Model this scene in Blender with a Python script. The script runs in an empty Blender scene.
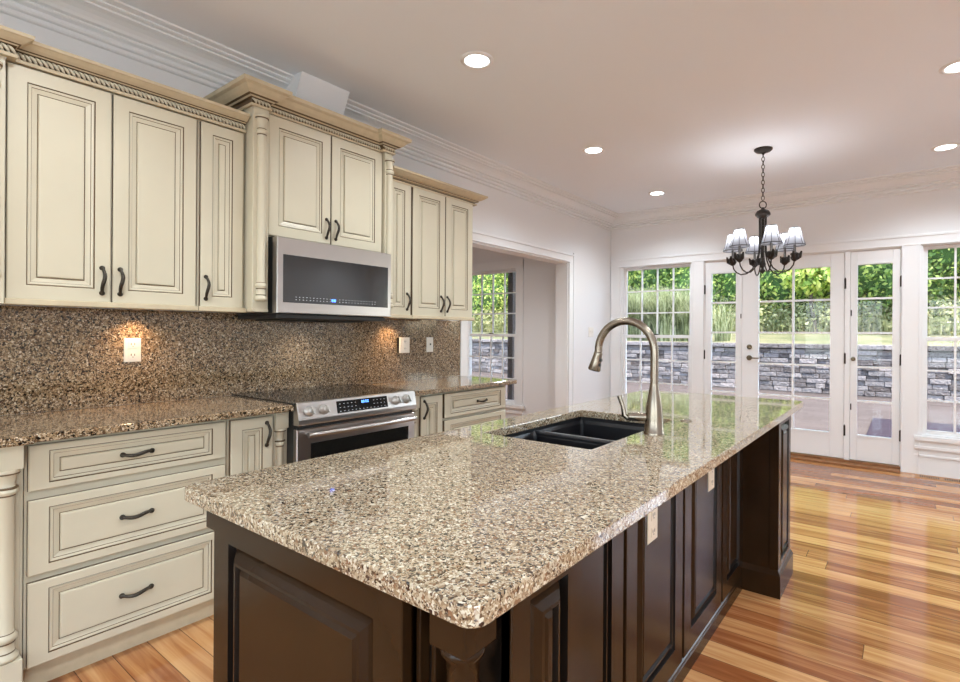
import bpy, bmesh, math, random
from mathutils import Vector, Matrix
R = math.radians
random.seed(7)
S = bpy.context.scene
COL = S.collection

# ------------------------------------------------------------------ camera, world, sun, exposure
FPX = 525.18
YAW = 36.879
ROLL = 0.3666
cam_d = bpy.data.cameras.new('camera')
cam = bpy.data.objects.new('camera', cam_d)
COL.objects.link(cam)
cam_d.sensor_fit = 'HORIZONTAL'
cam_d.sensor_width = 36.0
cam_d.lens = 36.0 * FPX / 960.0
cam_d.shift_x = -(512.0 - 480.0) / 960.0
cam_d.shift_y = -(341.0 - 333.48) / 960.0
cam_d.clip_start = 0.05
cam_d.clip_end = 300
cam.location = (3.02, 0.0, 1.268)
cam.rotation_euler = (Matrix.Rotation(R(YAW), 4, 'Z') @ Matrix.Rotation(R(90), 4, 'X') @ Matrix.Rotation(R(ROLL), 4, 'Z')).to_euler()
S.camera = cam

S.view_settings.view_transform = 'Standard'
S.view_settings.look = 'None'
S.view_settings.gamma = 1.0
S.view_settings.use_curve_mapping = False
S.view_settings.exposure = 0.64
S.cycles.use_denoising = True
S.cycles.max_bounces = 10
S.cycles.diffuse_bounces = 5
S.cycles.glossy_bounces = 4
S.cycles.transparent_max_bounces = 16
S.cycles.caustics_reflective = False
S.cycles.caustics_refractive = False
S.cycles.sample_clamp_indirect = 6.0

W = bpy.data.worlds.new('sky_world')
S.world = W
W.use_nodes = True
wn = W.node_tree
bg = wn.nodes['Background']
sky = wn.nodes.new('ShaderNodeTexSky')
sky.sky_type = 'NISHITA'
sky.sun_disc = False
sky.sun_elevation = R(58)
sky.sun_rotation = R(70)
sky.dust_density = 2.0
wn.links.new(sky.outputs[0], bg.inputs[0])
bg.inputs[1].default_value = 0.82

sun_d = bpy.data.lights.new('sun', 'SUN')
sun_d.energy = 5.4
sun_d.angle = R(1.5)
sun_d.color = (1.0, 0.93, 0.80)
sun = bpy.data.objects.new('sun', sun_d)
COL.objects.link(sun)
sun.rotation_euler = Vector((0.38, -0.42, 1.0)).to_track_quat('Z', 'Y').to_euler()   # high, from behind the house
CAN_W = 11.0
# added fill light: one soft area lamp just outside each unseen window
for (wx, wy, wz, pw, sx_, sy_) in ((1.7, -3.80, 1.35, 28, 1.7, 1.6), (4.3, -3.80, 1.35, 30, 1.7, 1.6), (5.95, -1.6, 1.35, 48, 1.6, 1.6), (4.93, 6.42, 1.35, 24, 1.05, 1.6)):
    ad = bpy.data.lights.new('window_fill_lamp', 'AREA'); ad.shape = 'RECTANGLE'; ad.size = sx_; ad.size_y = sy_
    ad.energy = pw; ad.color = (0.88, 0.945, 1.0)
    ao = bpy.data.objects.new('window_fill_lamp', ad); COL.objects.link(ao)
    ao.location = (wx, wy, wz); d_ = Vector((0, -1, 0)) if wy < -3 else (Vector((1, 0, 0)) if wx > 5.8 else Vector((0, 1, 0)))
    ao.rotation_euler = d_.to_track_quat('Z', 'Y').to_euler()
# ------------------------------------------------------------------ materials
def NT(name):
    m = bpy.data.materials.new(name)
    m.use_nodes = True
    return m, m.node_tree, m.node_tree.nodes['Principled BSDF']

def plain(name, col, rough=0.5, metal=0.0, spec=0.5, coat=0.0, noise=0.0, nscale=8, bump=0.0, bscale=60):
    m, t, b = NT(name)
    b.inputs['Base Color'].default_value = (*col, 1)
    b.inputs['Roughness'].default_value = rough
    b.inputs['Metallic'].default_value = metal
    b.inputs['Specular IOR Level'].default_value = spec
    b.inputs['Coat Weight'].default_value = coat
    b.inputs['Coat Roughness'].default_value = 0.08
    g = t.nodes.new('ShaderNodeNewGeometry')
    if noise > 0:
        n = t.nodes.new('ShaderNodeTexNoise'); n.inputs['Scale'].default_value = nscale; n.inputs['Detail'].default_value = 4
        t.links.new(g.outputs['Position'], n.inputs['Vector'])
        r = t.nodes.new('ShaderNodeValToRGB')
        r.color_ramp.elements[0].position = 0.3; r.color_ramp.elements[1].position = 0.7
        r.color_ramp.elements[0].color = (*[c * (1 - noise) for c in col], 1)
        r.color_ramp.elements[1].color = (*[min(1, c * (1 + noise)) for c in col], 1)
        t.links.new(n.outputs['Fac'], r.inputs[0]); t.links.new(r.outputs[0], b.inputs['Base Color'])
    if bump > 0:
        n = t.nodes.new('ShaderNodeTexNoise'); n.inputs['Scale'].default_value = bscale; n.inputs['Detail'].default_value = 3
        t.links.new(g.outputs['Position'], n.inputs['Vector'])
        bp = t.nodes.new('ShaderNodeBump'); bp.inputs['Strength'].default_value = bump; bp.inputs['Distance'].default_value = 0.01
        t.links.new(n.outputs['Fac'], bp.inputs['Height']); t.links.new(bp.outputs[0], b.inputs['Normal'])
    return m

def emit(name, col, strength):
    m, t, b = NT(name)
    b.inputs['Base Color'].default_value = (*col, 1)
    b.inputs['Emission Color'].default_value = (*col, 1)
    b.inputs['Emission Strength'].default_value = strength
    return m

def granite(name, stops, scale, rough, fine=2.4, spec=0.5, ior=1.5):
    m, t, b = NT(name)
    g = t.nodes.new('ShaderNodeNewGeometry')
    nz = t.nodes.new('ShaderNodeTexNoise'); nz.inputs['Scale'].default_value = scale * 0.9; nz.inputs['Detail'].default_value = 2
    t.links.new(g.outputs['Position'], nz.inputs['Vector'])
    mul = t.nodes.new('ShaderNodeVectorMath'); mul.operation = 'SCALE'; mul.inputs['Scale'].default_value = 1.3 / scale
    t.links.new(nz.outputs['Color'], mul.inputs[0])
    add = t.nodes.new('ShaderNodeVectorMath'); add.operation = 'ADD'
    t.links.new(g.outputs['Position'], add.inputs[0]); t.links.new(mul.outputs[0], add.inputs[1])
    outs = []
    for sc in (scale, scale * fine):
        v = t.nodes.new('ShaderNodeTexVoronoi'); v.inputs['Scale'].default_value = sc
        t.links.new(add.outputs[0], v.inputs['Vector'])
        sp = t.nodes.new('ShaderNodeSeparateColor'); t.links.new(v.outputs['Color'], sp.inputs[0])
        r = t.nodes.new('ShaderNodeValToRGB'); r.color_ramp.interpolation = 'CONSTANT'
        el = r.color_ramp.elements
        while len(el) > 1: el.remove(el[-1])
        el[0].position = 0; el[0].color = (*stops[0][1], 1)
        for p, c in stops[1:]:
            e = el.new(p); e.color = (*c, 1)
        t.links.new(sp.outputs[0], r.inputs[0]); outs.append(r)
    n2 = t.nodes.new('ShaderNodeTexNoise'); n2.inputs['Scale'].default_value = scale * 0.7; n2.inputs['Detail'].default_value = 1
    t.links.new(g.outputs['Position'], n2.inputs['Vector'])
    rr = t.nodes.new('ShaderNodeValToRGB'); rr.color_ramp.elements[0].position = .46; rr.color_ramp.elements[1].position = .54
    t.links.new(n2.outputs['Fac'], rr.inputs[0])
    mx = t.nodes.new('ShaderNodeMix'); mx.data_type = 'RGBA'
    t.links.new(rr.outputs[0], mx.inputs[0]); t.links.new(outs[0].outputs[0], mx.inputs[6]); t.links.new(outs[1].outputs[0], mx.inputs[7])
    t.links.new(mx.outputs[2], b.inputs['Base Color'])
    b.inputs['Roughness'].default_value = rough
    b.inputs['Specular IOR Level'].default_value = spec
    b.inputs['IOR'].default_value = ior
    return m

M = {}
M['wall'] = plain('wall_paint', (0.80, 0.805, 0.815), 0.7, spec=0.2, bump=0.05, bscale=200)
M['ceiling'] = plain('ceiling_paint', (0.845, 0.895, 0.955), 0.8, spec=0.15)
M['trim'] = plain('white_trim', (0.81, 0.82, 0.83), 0.32, spec=0.45)
M['cream'] = plain('cream_paint', (0.59, 0.54, 0.41), 0.38, spec=0.4, noise=0.035, nscale=3)
M['cream_edge'] = plain('cream_moulding', (0.56, 0.475, 0.325), 0.38, spec=0.4, noise=0.06, nscale=25)
M['glaze'] = plain('brown_glaze', (0.12, 0.075, 0.035), 0.5)
M['espresso'] = plain('espresso_wood', (0.026, 0.012, 0.0045), 0.24, spec=0.20, noise=0.15, nscale=6)
M['espresso_line'] = plain('espresso_groove', (0.006, 0.004, 0.003), 0.3, spec=0.4)
M['pewter'] = plain('dark_pewter', (0.050, 0.042, 0.032), 0.42, metal=0.7, noise=0.4, nscale=150)
M['steel'] = plain('stainless_steel', (0.50, 0.47, 0.445), 0.30, metal=1.0)
M['knob'] = plain('silver_knob', (0.52, 0.50, 0.47), 0.3, metal=0.55)
M['nickel'] = plain('brushed_nickel', (0.27, 0.23, 0.185), 0.27, metal=1.0)
M['blackglass'] = plain('black_glass', (0.005, 0.005, 0.005), 0.05, spec=0.28)
M['ovenglass'] = plain('oven_glass', (0.010, 0.010, 0.009), 0.06, spec=0.7)
M['mwglass'] = plain('microwave_glass', (0.022, 0.021, 0.021), 0.07, spec=0.8)
M['blackplastic'] = plain('black_plastic', (0.012, 0.012, 0.012), 0.45)
M['greysteel'] = plain('dark_grey_metal', (0.05, 0.05, 0.047), 0.35, metal=0.5)
M['sink'] = plain('black_composite', (0.010, 0.010, 0.012), 0.32, spec=0.5)
M['plate'] = plain('white_plastic', (0.78, 0.76, 0.71), 0.35)
M['beige_plate'] = plain('beige_plastic', (0.76, 0.67, 0.54), 0.35)
M['slot'] = plain('slot_dark', (0.03, 0.025, 0.02), 0.5)
M['bronze'] = plain('oil_rubbed_bronze', (0.030, 0.024, 0.020), 0.40, metal=0.6, noise=0.3, nscale=90)
M['brass'] = plain('aged_brass', (0.20, 0.16, 0.10), 0.35, metal=0.9)
M['chrome'] = plain('chrome', (0.7, 0.69, 0.66), 0.12, metal=1.0)
M['whitedot'] = emit('display_white', (0.5, 0.52, 0.55), 0.25)
M['bluedot'] = emit('display_blue', (0.12, 0.35, 1.0), 2.2)
M['lamp'] = emit('lamp_lens', (1.0, 0.97, 0.92), 7.0)
M['bulb'] = emit('bulb_glow', (1.0, 0.97, 0.92), 1.0)
M['puck'] = emit('puck_lens', (1.0, 0.8, 0.55), 4.0)
M['threshold'] = plain('wood_threshold', (0.26, 0.115, 0.045), 0.35, noise=0.3, nscale=20)
M['register'] = plain('wood_register', (0.40, 0.20, 0.085), 0.4)
M['rug'] = plain('slate_mat', (0.040, 0.031, 0.040), 0.9, spec=0.03, noise=0.15, nscale=25)
M['post'] = plain('brown_post', (0.07, 0.05, 0.045), 0.6)
M['bark'] = plain('bark', (0.07, 0.05, 0.035), 0.9, noise=0.3, nscale=12)
M['shade_rib'] = plain('shade_rib', (0.04, 0.04, 0.045), 0.6)

GS = [(0, (0.022, 0.015, 0.011)), (0.12, (0.11, 0.070, 0.040)), (0.24, (0.21, 0.12, 0.066)), (0.33, (0.27, 0.195, 0.12)), (0.52, (0.38, 0.305, 0.205)), (0.73, (0.48, 0.42, 0.31)), (0.90, (0.63, 0.585, 0.47))]
M['granite'] = granite('speckled_granite', GS, 170, 0.04, ior=1.9)
GB = [(0, (0.020, 0.012, 0.007)), (0.20, (0.09, 0.054, 0.028)), (0.38, (0.21, 0.135, 0.072)), (0.58, (0.34, 0.24, 0.14)), (0.80, (0.47, 0.36, 0.24)), (0.94, (0.62, 0.53, 0.40))]
M['granite_dark'] = granite('brown_granite', GB, 134, 0.07, fine=2.2)

def glass_mat():
    m = bpy.data.materials.new('window_glass'); m.use_nodes = True
    t = m.node_tree; t.nodes.remove(t.nodes['Principled BSDF'])
    tr = t.nodes.new('ShaderNodeBsdfTransparent'); tr.inputs[0].default_value = (0.97, 0.985, 0.98, 1)
    gl = t.nodes.new('ShaderNodeBsdfGlossy'); gl.inputs['Roughness'].default_value = 0.02
    lw = t.nodes.new('ShaderNodeFresnel'); lw.inputs[0].default_value = 1.3
    mx = t.nodes.new('ShaderNodeMixShader')
    t.links.new(lw.outputs[0], mx.inputs[0]); t.links.new(tr.outputs[0], mx.inputs[1]); t.links.new(gl.outputs[0], mx.inputs[2])
    t.links.new(mx.outputs[0], t.nodes['Material Output'].inputs[0])
    return m
M['glass'] = glass_mat()

def shade_mat():
    m, t, b = NT('shade_fabric')
    b.inputs['Base Color'].default_value = (0.42, 0.43, 0.47, 1)
    b.inputs['Roughness'].default_value = 0.8
    tr = t.nodes.new('ShaderNodeBsdfTranslucent'); tr.inputs[0].default_value = (0.30, 0.31, 0.34, 1)
    mx = t.nodes.new('ShaderNodeMixShader'); mx.inputs[0].default_value = 0.5
    t.links.new(b.outputs[0], mx.inputs[1]); t.links.new(tr.outputs[0], mx.inputs[2])
    t.links.new(mx.outputs[0], t.nodes['Material Output'].inputs[0])
    return m
M['shade'] = shade_mat()

def leaf_mat(name, stops, nscale=3.0):
    m, t, b = NT(name)
    g = t.nodes.new('ShaderNodeNewGeometry')
    n = t.nodes.new('ShaderNodeTexNoise'); n.inputs['Scale'].default_value = nscale; n.inputs['Detail'].default_value = 3
    t.links.new(g.outputs['Position'], n.inputs['Vector'])
    wn_ = t.nodes.new('ShaderNodeTexWhiteNoise'); wn_.noise_dimensions = '1D'
    t.links.new(g.outputs['Random Per Island'], wn_.inputs['W'])
    ad = t.nodes.new('ShaderNodeMath'); ad.operation = 'MULTIPLY_ADD'; ad.inputs[1].default_value = 0.5; 
    t.links.new(wn_.outputs['Value'], ad.inputs[0])
    m2 = t.nodes.new('ShaderNodeMath'); m2.operation = 'MULTIPLY'; m2.inputs[1].default_value = 0.55
    t.links.new(n.outputs['Fac'], m2.inputs[0]); t.links.new(m2.outputs[0], ad.inputs[2])
    r = t.nodes.new('ShaderNodeValToRGB')
    el = r.color_ramp.elements
    el[0].position = stops[0][0]; el[0].color = (*stops[0][1], 1)
    el[1].position = stops[-1][0]; el[1].color = (*stops[-1][1], 1)
    for p, c in stops[1:-1]:
        e = el.new(p); e.color = (*c, 1)
    t.links.new(ad.outputs[0], r.inputs[0])
    t.links.new(r.outputs[0], b.inputs['Base Color'])
    b.inputs['Roughness'].default_value = 0.55
    tr = t.nodes.new('ShaderNodeBsdfTranslucent'); t.links.new(r.outputs[0], tr.inputs[0])
    mx = t.nodes.new('ShaderNodeMixShader'); mx.inputs[0].default_value = 0.45
    t.links.new(b.outputs[0], mx.inputs[1]); t.links.new(tr.outputs[0], mx.inputs[2])
    t.links.new(mx.outputs[0], t.nodes['Material Output'].inputs[0])
    return m
M['leaf_bright'] = leaf_mat('bright_leaves', [(0.2, (0.05, 0.12, 0.02)), (0.46, (0.32, 0.47, 0.08)), (0.76, (0.88, 0.86, 0.26))])
M['leaf_dark'] = leaf_mat('dark_leaves', [(0.2, (0.03, 0.08, 0.018)), (0.50, (0.19, 0.33, 0.065)), (0.82, (0.70, 0.76, 0.22))])
M['dry'] = leaf_mat('dry_grass', [(0.2, (0.09, 0.12, 0.03)), (0.5, (0.34, 0.35, 0.13)), (0.85, (0.72, 0.64, 0.36))])
M['reed'] = leaf_mat('reed_blades', [(0.2, (0.035, 0.04, 0.018)), (0.5, (0.22, 0.26, 0.10)), (0.85, (0.80, 0.80, 0.56))], 3)

def lawn_mat():
    m, t, b = NT('lawn')
    g = t.nodes.new('ShaderNodeNewGeometry')
    n = t.nodes.new('ShaderNodeTexNoise'); n.inputs['Scale'].default_value = 1.3; n.inputs['Detail'].default_value = 8
    t.links.new(g.outputs['Position'], n.inputs['Vector'])
    r = t.nodes.new('ShaderNodeValToRGB')
    r.color_ramp.elements[0].position = 0.35; r.color_ramp.elements[0].color = (0.07, 0.08, 0.022, 1)
    r.color_ramp.elements[1].position = 0.65; r.color_ramp.elements[1].color = (0.19, 0.165, 0.08, 1)
    t.links.new(n.outputs['Fac'], r.inputs[0]); t.links.new(r.outputs[0], b.inputs['Base Color'])
    b.inputs['Roughness'].default_value = 0.9
    return m
M['lawn'] = lawn_mat()

def floor_mat(name, width, stops, rough, along='x', length=1.7, grain=True, gap=0.012, gapcol=0.25):
    m, t, b = NT(name)
    L = t.links; N = t.nodes
    g = N.new('ShaderNodeNewGeometry'); sp = N.new('ShaderNodeSeparateXYZ'); L.new(g.outputs['Position'], sp.inputs[0])
    A, B = (sp.outputs[0], sp.outputs[1]) if along == 'x' else (sp.outputs[1], sp.outputs[0])
    def mth(op, a, b_=None, c=None):
        n = N.new('ShaderNodeMath'); n.operation = op
        for i, v in enumerate((a, b_, c)):
            if v is None: continue
            if isinstance(v, (int, float)): n.inputs[i].default_value = v
            else: L.new(v, n.inputs[i])
        return n.outputs[0]
    rv = mth('DIVIDE', B, width); row = mth('FLOOR', rv); fr = mth('SUBTRACT', rv, row)
    w1 = N.new('ShaderNodeTexWhiteNoise'); w1.noise_dimensions = '1D'; L.new(row, w1.inputs['W'])
    ca = mth('DIVIDE', A, length); cb = mth('MULTIPLY_ADD', w1.outputs['Value'], 7.3, ca); cell = mth('FLOOR', cb); fc = mth('SUBTRACT', cb, cell)
    cid = mth('MULTIPLY_ADD', row, 13.7, cell)
    w2 = N.new('ShaderNodeTexWhiteNoise'); w2.noise_dimensions = '1D'; L.new(cid, w2.inputs['W'])
    comb = N.new('ShaderNodeCombineXYZ')
    L.new(mth('MULTIPLY', A, 0.9), comb.inputs[0]); L.new(mth('MULTIPLY', B, 14.0), comb.inputs[1]); L.new(mth('MULTIPLY', w2.outputs['Value'], 40.0), comb.inputs[2])
    nz = N.new('ShaderNodeTexNoise'); nz.inputs['Scale'].default_value = 2.2; nz.inputs['Detail'].default_value = 6; nz.inputs['Distortion'].default_value = 0.6
    L.new(comb.outputs[0], nz.inputs['Vector'])
    fac = mth('MULTIPLY_ADD', nz.outputs['Fac'], 0.7, mth('MULTIPLY_ADD', w2.outputs['Value'], 0.38, -0.01))
    r = N.new('ShaderNodeValToRGB'); el = r.color_ramp.elements
    el[0].position = stops[0][0]; el[0].color = (*stops[0][1], 1)
    el[1].position = stops[-1][0]; el[1].color = (*stops[-1][1], 1)
    for p, c in stops[1:-1]:
        e = el.new(p); e.color = (*c, 1)
    L.new(fac, r.inputs[0])
    ed = mth('MINIMUM', fr, mth('SUBTRACT', 1.0, fr))
    ed2 = mth('MULTIPLY', mth('MINIMUM', fc, mth('SUBTRACT', 1.0, fc)), length / width)
    line = mth('LESS_THAN', mth('MINIMUM', ed, ed2), gap)
    mx = N.new('ShaderNodeMix'); mx.data_type = 'RGBA'
    mf = mth('MULTIPLY', line, 1 - gapcol); L.new(mf, mx.inputs[0]); L.new(r.outputs[0], mx.inputs[6]); mx.inputs[7].default_value = (0.03, 0.015, 0.008, 1)
    L.new(mx.outputs[2], b.inputs['Base Color'])
    b.inputs['Roughness'].default_value = rough
    b.inputs['IOR'].default_value = 1.5 if rough < .3 else 1.4
    b.inputs['Specular IOR Level'].default_value = 0.5 if rough < .3 else 0.05
    bp = N.new('ShaderNodeBump'); bp.inputs['Strength'].default_value = 0.05; bp.inputs['Distance'].default_value = 0.004
    L.new(nz.outputs['Fac'], bp.inputs['Height']); L.new(bp.outputs[0], b.inputs['Normal'])
    return m
M['floor'] = floor_mat('plank_floor', 0.118, [(0.12, (0.12, 0.032, 0.011)), (0.40, (0.26, 0.085, 0.028)), (0.58, (0.46, 0.215, 0.082)), (0.88, (0.70, 0.43, 0.19))], 0.10)
M['paver'] = floor_mat('patio_pavers', 0.22, [(0.1, (0.078, 0.061, 0.055)), (0.5, (0.094, 0.075, 0.068)), (0.9, (0.115, 0.093, 0.085))], 0.8, length=0.44, gap=0.02, gapcol=0.6)

def stone_mat():
    m, t, b = NT('stone_block')
    g = t.nodes.new('ShaderNodeNewGeometry')
    wn_ = t.nodes.new('ShaderNodeTexWhiteNoise'); wn_.noise_dimensions = '1D'
    t.links.new(g.outputs['Random Per Island'], wn_.inputs['W'])
    n = t.nodes.new('ShaderNodeTexNoise'); n.inputs['Scale'].default_value = 17; n.inputs['Detail'].default_value = 8
    t.links.new(g.outputs['Position'], n.inputs['Vector'])
    ad = t.nodes.new('ShaderNodeMath'); ad.operation = 'ADD'
    t.links.new(wn_.outputs['Value'], ad.inputs[0]); t.links.new(n.outputs['Fac'], ad.inputs[1])
    h = t.nodes.new('ShaderNodeMath'); h.operation = 'MULTIPLY'; h.inputs[1].default_value = 0.5; t.links.new(ad.outputs[0], h.inputs[0])
    r = t.nodes.new('ShaderNodeValToRGB'); el = r.color_ramp.elements
    el[0].position = 0.2; el[0].color = (0.10, 0.078, 0.070, 1)
    el[1].position = 0.85; el[1].color = (0.42, 0.35, 0.32, 1)
    e = el.new(0.5); e.color = (0.225, 0.196, 0.188, 1)
    t.links.new(h.outputs[0], r.inputs[0]); t.links.new(r.outputs[0], b.inputs['Base Color'])
    b.inputs['Roughness'].default_value = 0.9; b.inputs['Specular IOR Level'].default_value = 0.08
    bp = t.nodes.new('ShaderNodeBump'); bp.inputs['Strength'].default_value = 1.0; bp.inputs['Distance'].default_value = 0.045
    t.links.new(n.outputs['Fac'], bp.inputs['Height']); t.links.new(bp.outputs[0], b.inputs['Normal'])
    return m
M['stone'] = stone_mat()
M['mortar'] = plain('dark_mortar', (0.06, 0.052, 0.052), 0.9)  # dark joint backing behind the stone blocks

# ------------------------------------------------------------------ mesh helpers
def rootloc(o):
    v = Vector((0, 0, 0))
    while o is not None:
        v = v + Vector(o.location); o = o.parent
    return v

def tag(o, label=None, cat=None, group=None, kind=None):
    if label: o['label'] = label
    if cat: o['category'] = cat
    if group: o['group'] = group
    if kind: o['kind'] = kind
    return o

def thing(name, loc, label, cat, group=None):
    o = bpy.data.objects.new(name, None)
    o.empty_display_size = 0.1
    COL.objects.link(o)
    o.location = loc
    return tag(o, label, cat, group)

def struct_root(name, loc):
    o = bpy.data.objects.new(name, None)
    COL.objects.link(o); o.location = loc
    o['kind'] = 'structure'
    return o

class MB:
    def __init__(s):
        s.v = []; s.f = []; s.m = []; s.sm = []
    def add(s, verts, faces, mat=0, smooth=False):
        b = len(s.v)
        s.v += [tuple(v) for v in verts]
        for i, f in enumerate(faces):
            s.f.append([b + k for k in f]); s.m.append(mat[i] if isinstance(mat, list) else mat); s.sm.append(smooth)
        return s
    def box(s, x0, x1, y0, y1, z0, z1, mat=0):
        v = [(x0, y0, z0), (x1, y0, z0), (x1, y1, z0), (x0, y1, z0), (x0, y0, z1), (x1, y0, z1), (x1, y1, z1), (x0, y1, z1)]
        return s.add(v, [[0, 3, 2, 1], [4, 5, 6, 7], [0, 1, 5, 4], [1, 2, 6, 5], [2, 3, 7, 6], [3, 0, 4, 7]], mat)
    def panel(s, o, u, v, w, h, prof, back=True, eu=0.0, ek=3):
        """nested mitred loops: prof = [(inset, height, mat), ...]; mat colours the ring that ends at that loop"""
        u = Vector(u); v = Vector(v); n = u.cross(v); o = Vector(o)
        P = []
        for k_, (ins, d, m) in enumerate(prof):
            iu = ins + (eu if k_ >= ek else 0.0)
            P += [o + u * a + v * b + n * d for a, b in ((iu, ins), (w - iu, ins), (w - iu, h - ins), (iu, h - ins))]
        F = []; MM = []
        for k in range(len(prof) - 1):
            for j in range(4):
                j2 = (j + 1) % 4
                F.append([4 * k + j, 4 * k + j2, 4 * k + 4 + j2, 4 * k + 4 + j]); MM.append(prof[k + 1][2])
        k = len(prof) - 1
        F.append([4 * k, 4 * k + 1, 4 * k + 2, 4 * k + 3]); MM.append(prof[-1][2] if len(prof[-1]) < 4 else prof[-1][3])
        if back: F.append([3, 2, 1, 0]); MM.append(prof[0][2])
        return s.add(P, F, MM)
    def lathe(s, c, prof, seg=24, mat=0, axis='z', smooth=True, a0=0):
        V = []; F = []
        c = Vector(c)
        for (r, h) in prof:
            for k in range(seg):
                a = a0 + 2 * math.pi * k / seg
                p = (r * math.cos(a), r * math.sin(a), h)
                if axis == 'x': p = (p[2], p[0], p[1])
                if axis == 'y': p = (p[1], p[2], p[0])
                V.append(c + Vector(p))
        for i in range(len(prof) - 1):
            for k in range(seg):
                k2 = (k + 1) % seg
                F.append([i * seg + k, i * seg + k2, (i + 1) * seg + k2, (i + 1) * seg + k])
        s.add(V, F, mat, smooth)
        b = len(V)
        if prof[0][0] > 1e-5: s.add(V[:seg], [list(range(seg))[::-1]], mat)
        if prof[-1][0] > 1e-5: s.add(V[-seg:], [list(range(seg))], mat)
        return s
    def tube(s, pts, rad, seg=10, mat=0, smooth=True, cap=True):
        pts = [Vector(p) for p in pts]; n = len(pts)
        rad = rad if isinstance(rad, (list, tuple)) else [rad] * n
        V = []; F = []
        t0 = (pts[1] - pts[0]).normalized()
        up = Vector((0, 0, 1)) if abs(t0.z) < 0.9 else Vector((1, 0, 0))
        x = t0.cross(up).normalized()
        for i in range(n):
            t = (pts[min(i + 1, n - 1)] - pts[max(i - 1, 0)]).normalized()
            x = (x - t * x.dot(t)).normalized(); y = t.cross(x)
            for k in range(seg):
                a = 2 * math.pi * k / seg
                V.append(pts[i] + (x * math.cos(a) + y * math.sin(a)) * rad[i])
        for i in range(n - 1):
            for k in range(seg):
                k2 = (k + 1) % seg
                F.append([i * seg + k, i * seg + k2, (i + 1) * seg + k2, (i + 1) * seg + k])
        s.add(V, F, mat, smooth)
        if cap:
            s.add(V[:seg], [list(range(seg))[::-1]], mat); s.add(V[-seg:], [list(range(seg))], mat)
        return s
    def sweep(s, path, prof, mats=0, closed_prof=False, right=True, cap=True):
        """profile (d, z) carried along an XY path with mitres, d to the right of travel"""
        P = [Vector((p[0], p[1])) for p in path]; n = len(P)
        rings = []
        for i in range(n):
            ns = []
            if i > 0: t = (P[i] - P[i - 1]).normalized(); ns.append(Vector((t.y, -t.x)))
            if i < n - 1: t = (P[i + 1] - P[i]).normalized(); ns.append(Vector((t.y, -t.x)))
            if len(ns) == 2:
                mvec = (ns[0] + ns[1]); mvec = mvec / max(1e-6, mvec.dot(ns[0]))
            else: mvec = ns[0]
            rings.append([(P[i].x + mvec.x * d, P[i].y + mvec.y * d, z) for d, z in prof])
        k = len(prof); V = [p for r in rings for p in r]; F = []; MM = []
        rng = k if closed_prof else k - 1
        for i in range(n - 1):
            for j in range(rng):
                j2 = (j + 1) % k
                F.append([i * k + j, (i + 1) * k + j, (i + 1) * k + j2, i * k + j2]); MM.append(mats[j] if isinstance(mats, list) else mats)
        s.add(V, F, MM)
        if cap:
            s.add(rings[0], [list(range(k))], 0); s.add(rings[-1], [list(range(k))[::-1]], 0)
        return s
    def build(s, name, mats, parent=None, label=None, cat=None, kind=None, group=None, bevel=0.0, smooth_angle=None):
        off = rootloc(parent) if parent is not None else Vector((0, 0, 0))
        me = bpy.data.meshes.new(name)
        me.from_pydata([(v[0] - off.x, v[1] - off.y, v[2] - off.z) for v in s.v], [], s.f)
        for m in (mats if isinstance(mats, (list, tuple)) else [mats]): me.materials.append(M[m])
        me.polygons.foreach_set('material_index', s.m)
        me.polygons.foreach_set('use_smooth', s.sm)
        me.update()
        o = bpy.data.objects.new(name, me); COL.objects.link(o)
        if parent is not None: o.parent = parent
        tag(o, label, cat, group, kind)
        if bevel > 0:
            bv = o.modifiers.new('bevel', 'BEVEL'); bv.width = bevel; bv.segments = 2; bv.limit_method = 'ANGLE'; bv.angle_limit = R(40)
        return o

def rrect(x0, x1, y0, y1, r, seg=5, chamfer=None):
    out = []
    for cx, cy, a in ((x1 - r, y1 - r, 0), (x0 + r, y1 - r, 90), (x0 + r, y0 + r, 180), (x1 - r, y0 + r, 270)):
        for k in range(seg + 1):
            t = R(a + 90 * k / seg); out.append((cx + r * math.cos(t), cy + r * math.sin(t)))
    return out

def slab(name, outer, holes, z0, z1, mat, **kw):
    bm = bmesh.new(); loops = []
    for lp in [outer] + holes:
        vs = [bm.verts.new((x, y, z1)) for x, y in lp]
        es = [bm.edges.new((vs[i], vs[(i + 1) % len(vs)])) for i in range(len(vs))]
        loops.append((vs, es))
    bmesh.ops.triangle_fill(bm, edges=[e for l in loops for e in l[1]], use_beauty=True)
    for f in bm.faces:
        f.normal_update()
        if f.normal.z < 0: f.normal_flip()
    top = list(bm.faces)
    low = {v: bm.verts.new((v.co.x, v.co.y, z0)) for v in list(bm.verts)}
    for f in top: bm.faces.new([low[v] for v in reversed(f.verts)])
    for vs, es in loops:
        for i in range(len(vs)):
            a, b = vs[i], vs[(i + 1) % len(vs)]
            bm.faces.new([a, b, low[b], low[a]])
    bmesh.ops.recalc_face_normals(bm, faces=bm.faces)
    bmesh.ops.dissolve_limit(bm, angle_limit=R(1), verts=bm.verts, edges=bm.edges)
    me = bpy.data.meshes.new(name); bm.to_mesh(me); bm.free(); me.materials.append(M[mat])
    o = bpy.data.objects.new(name, me); COL.objects.link(o)
    par = kw.get('parent')
    if par is not None:
        o.parent = par; l = rootloc(par); me.transform(Matrix.Translation(-l))
    tag(o, kw.get('label'), kw.get('cat'), kw.get('group'), kw.get('kind'))
    bv = o.modifiers.new('bevel', 'BEVEL'); bv.width = kw.get('bevel', 0.004); bv.segments = 3; bv.limit_method = 'ANGLE'; bv.angle_limit = R(50)
    return o

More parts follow.
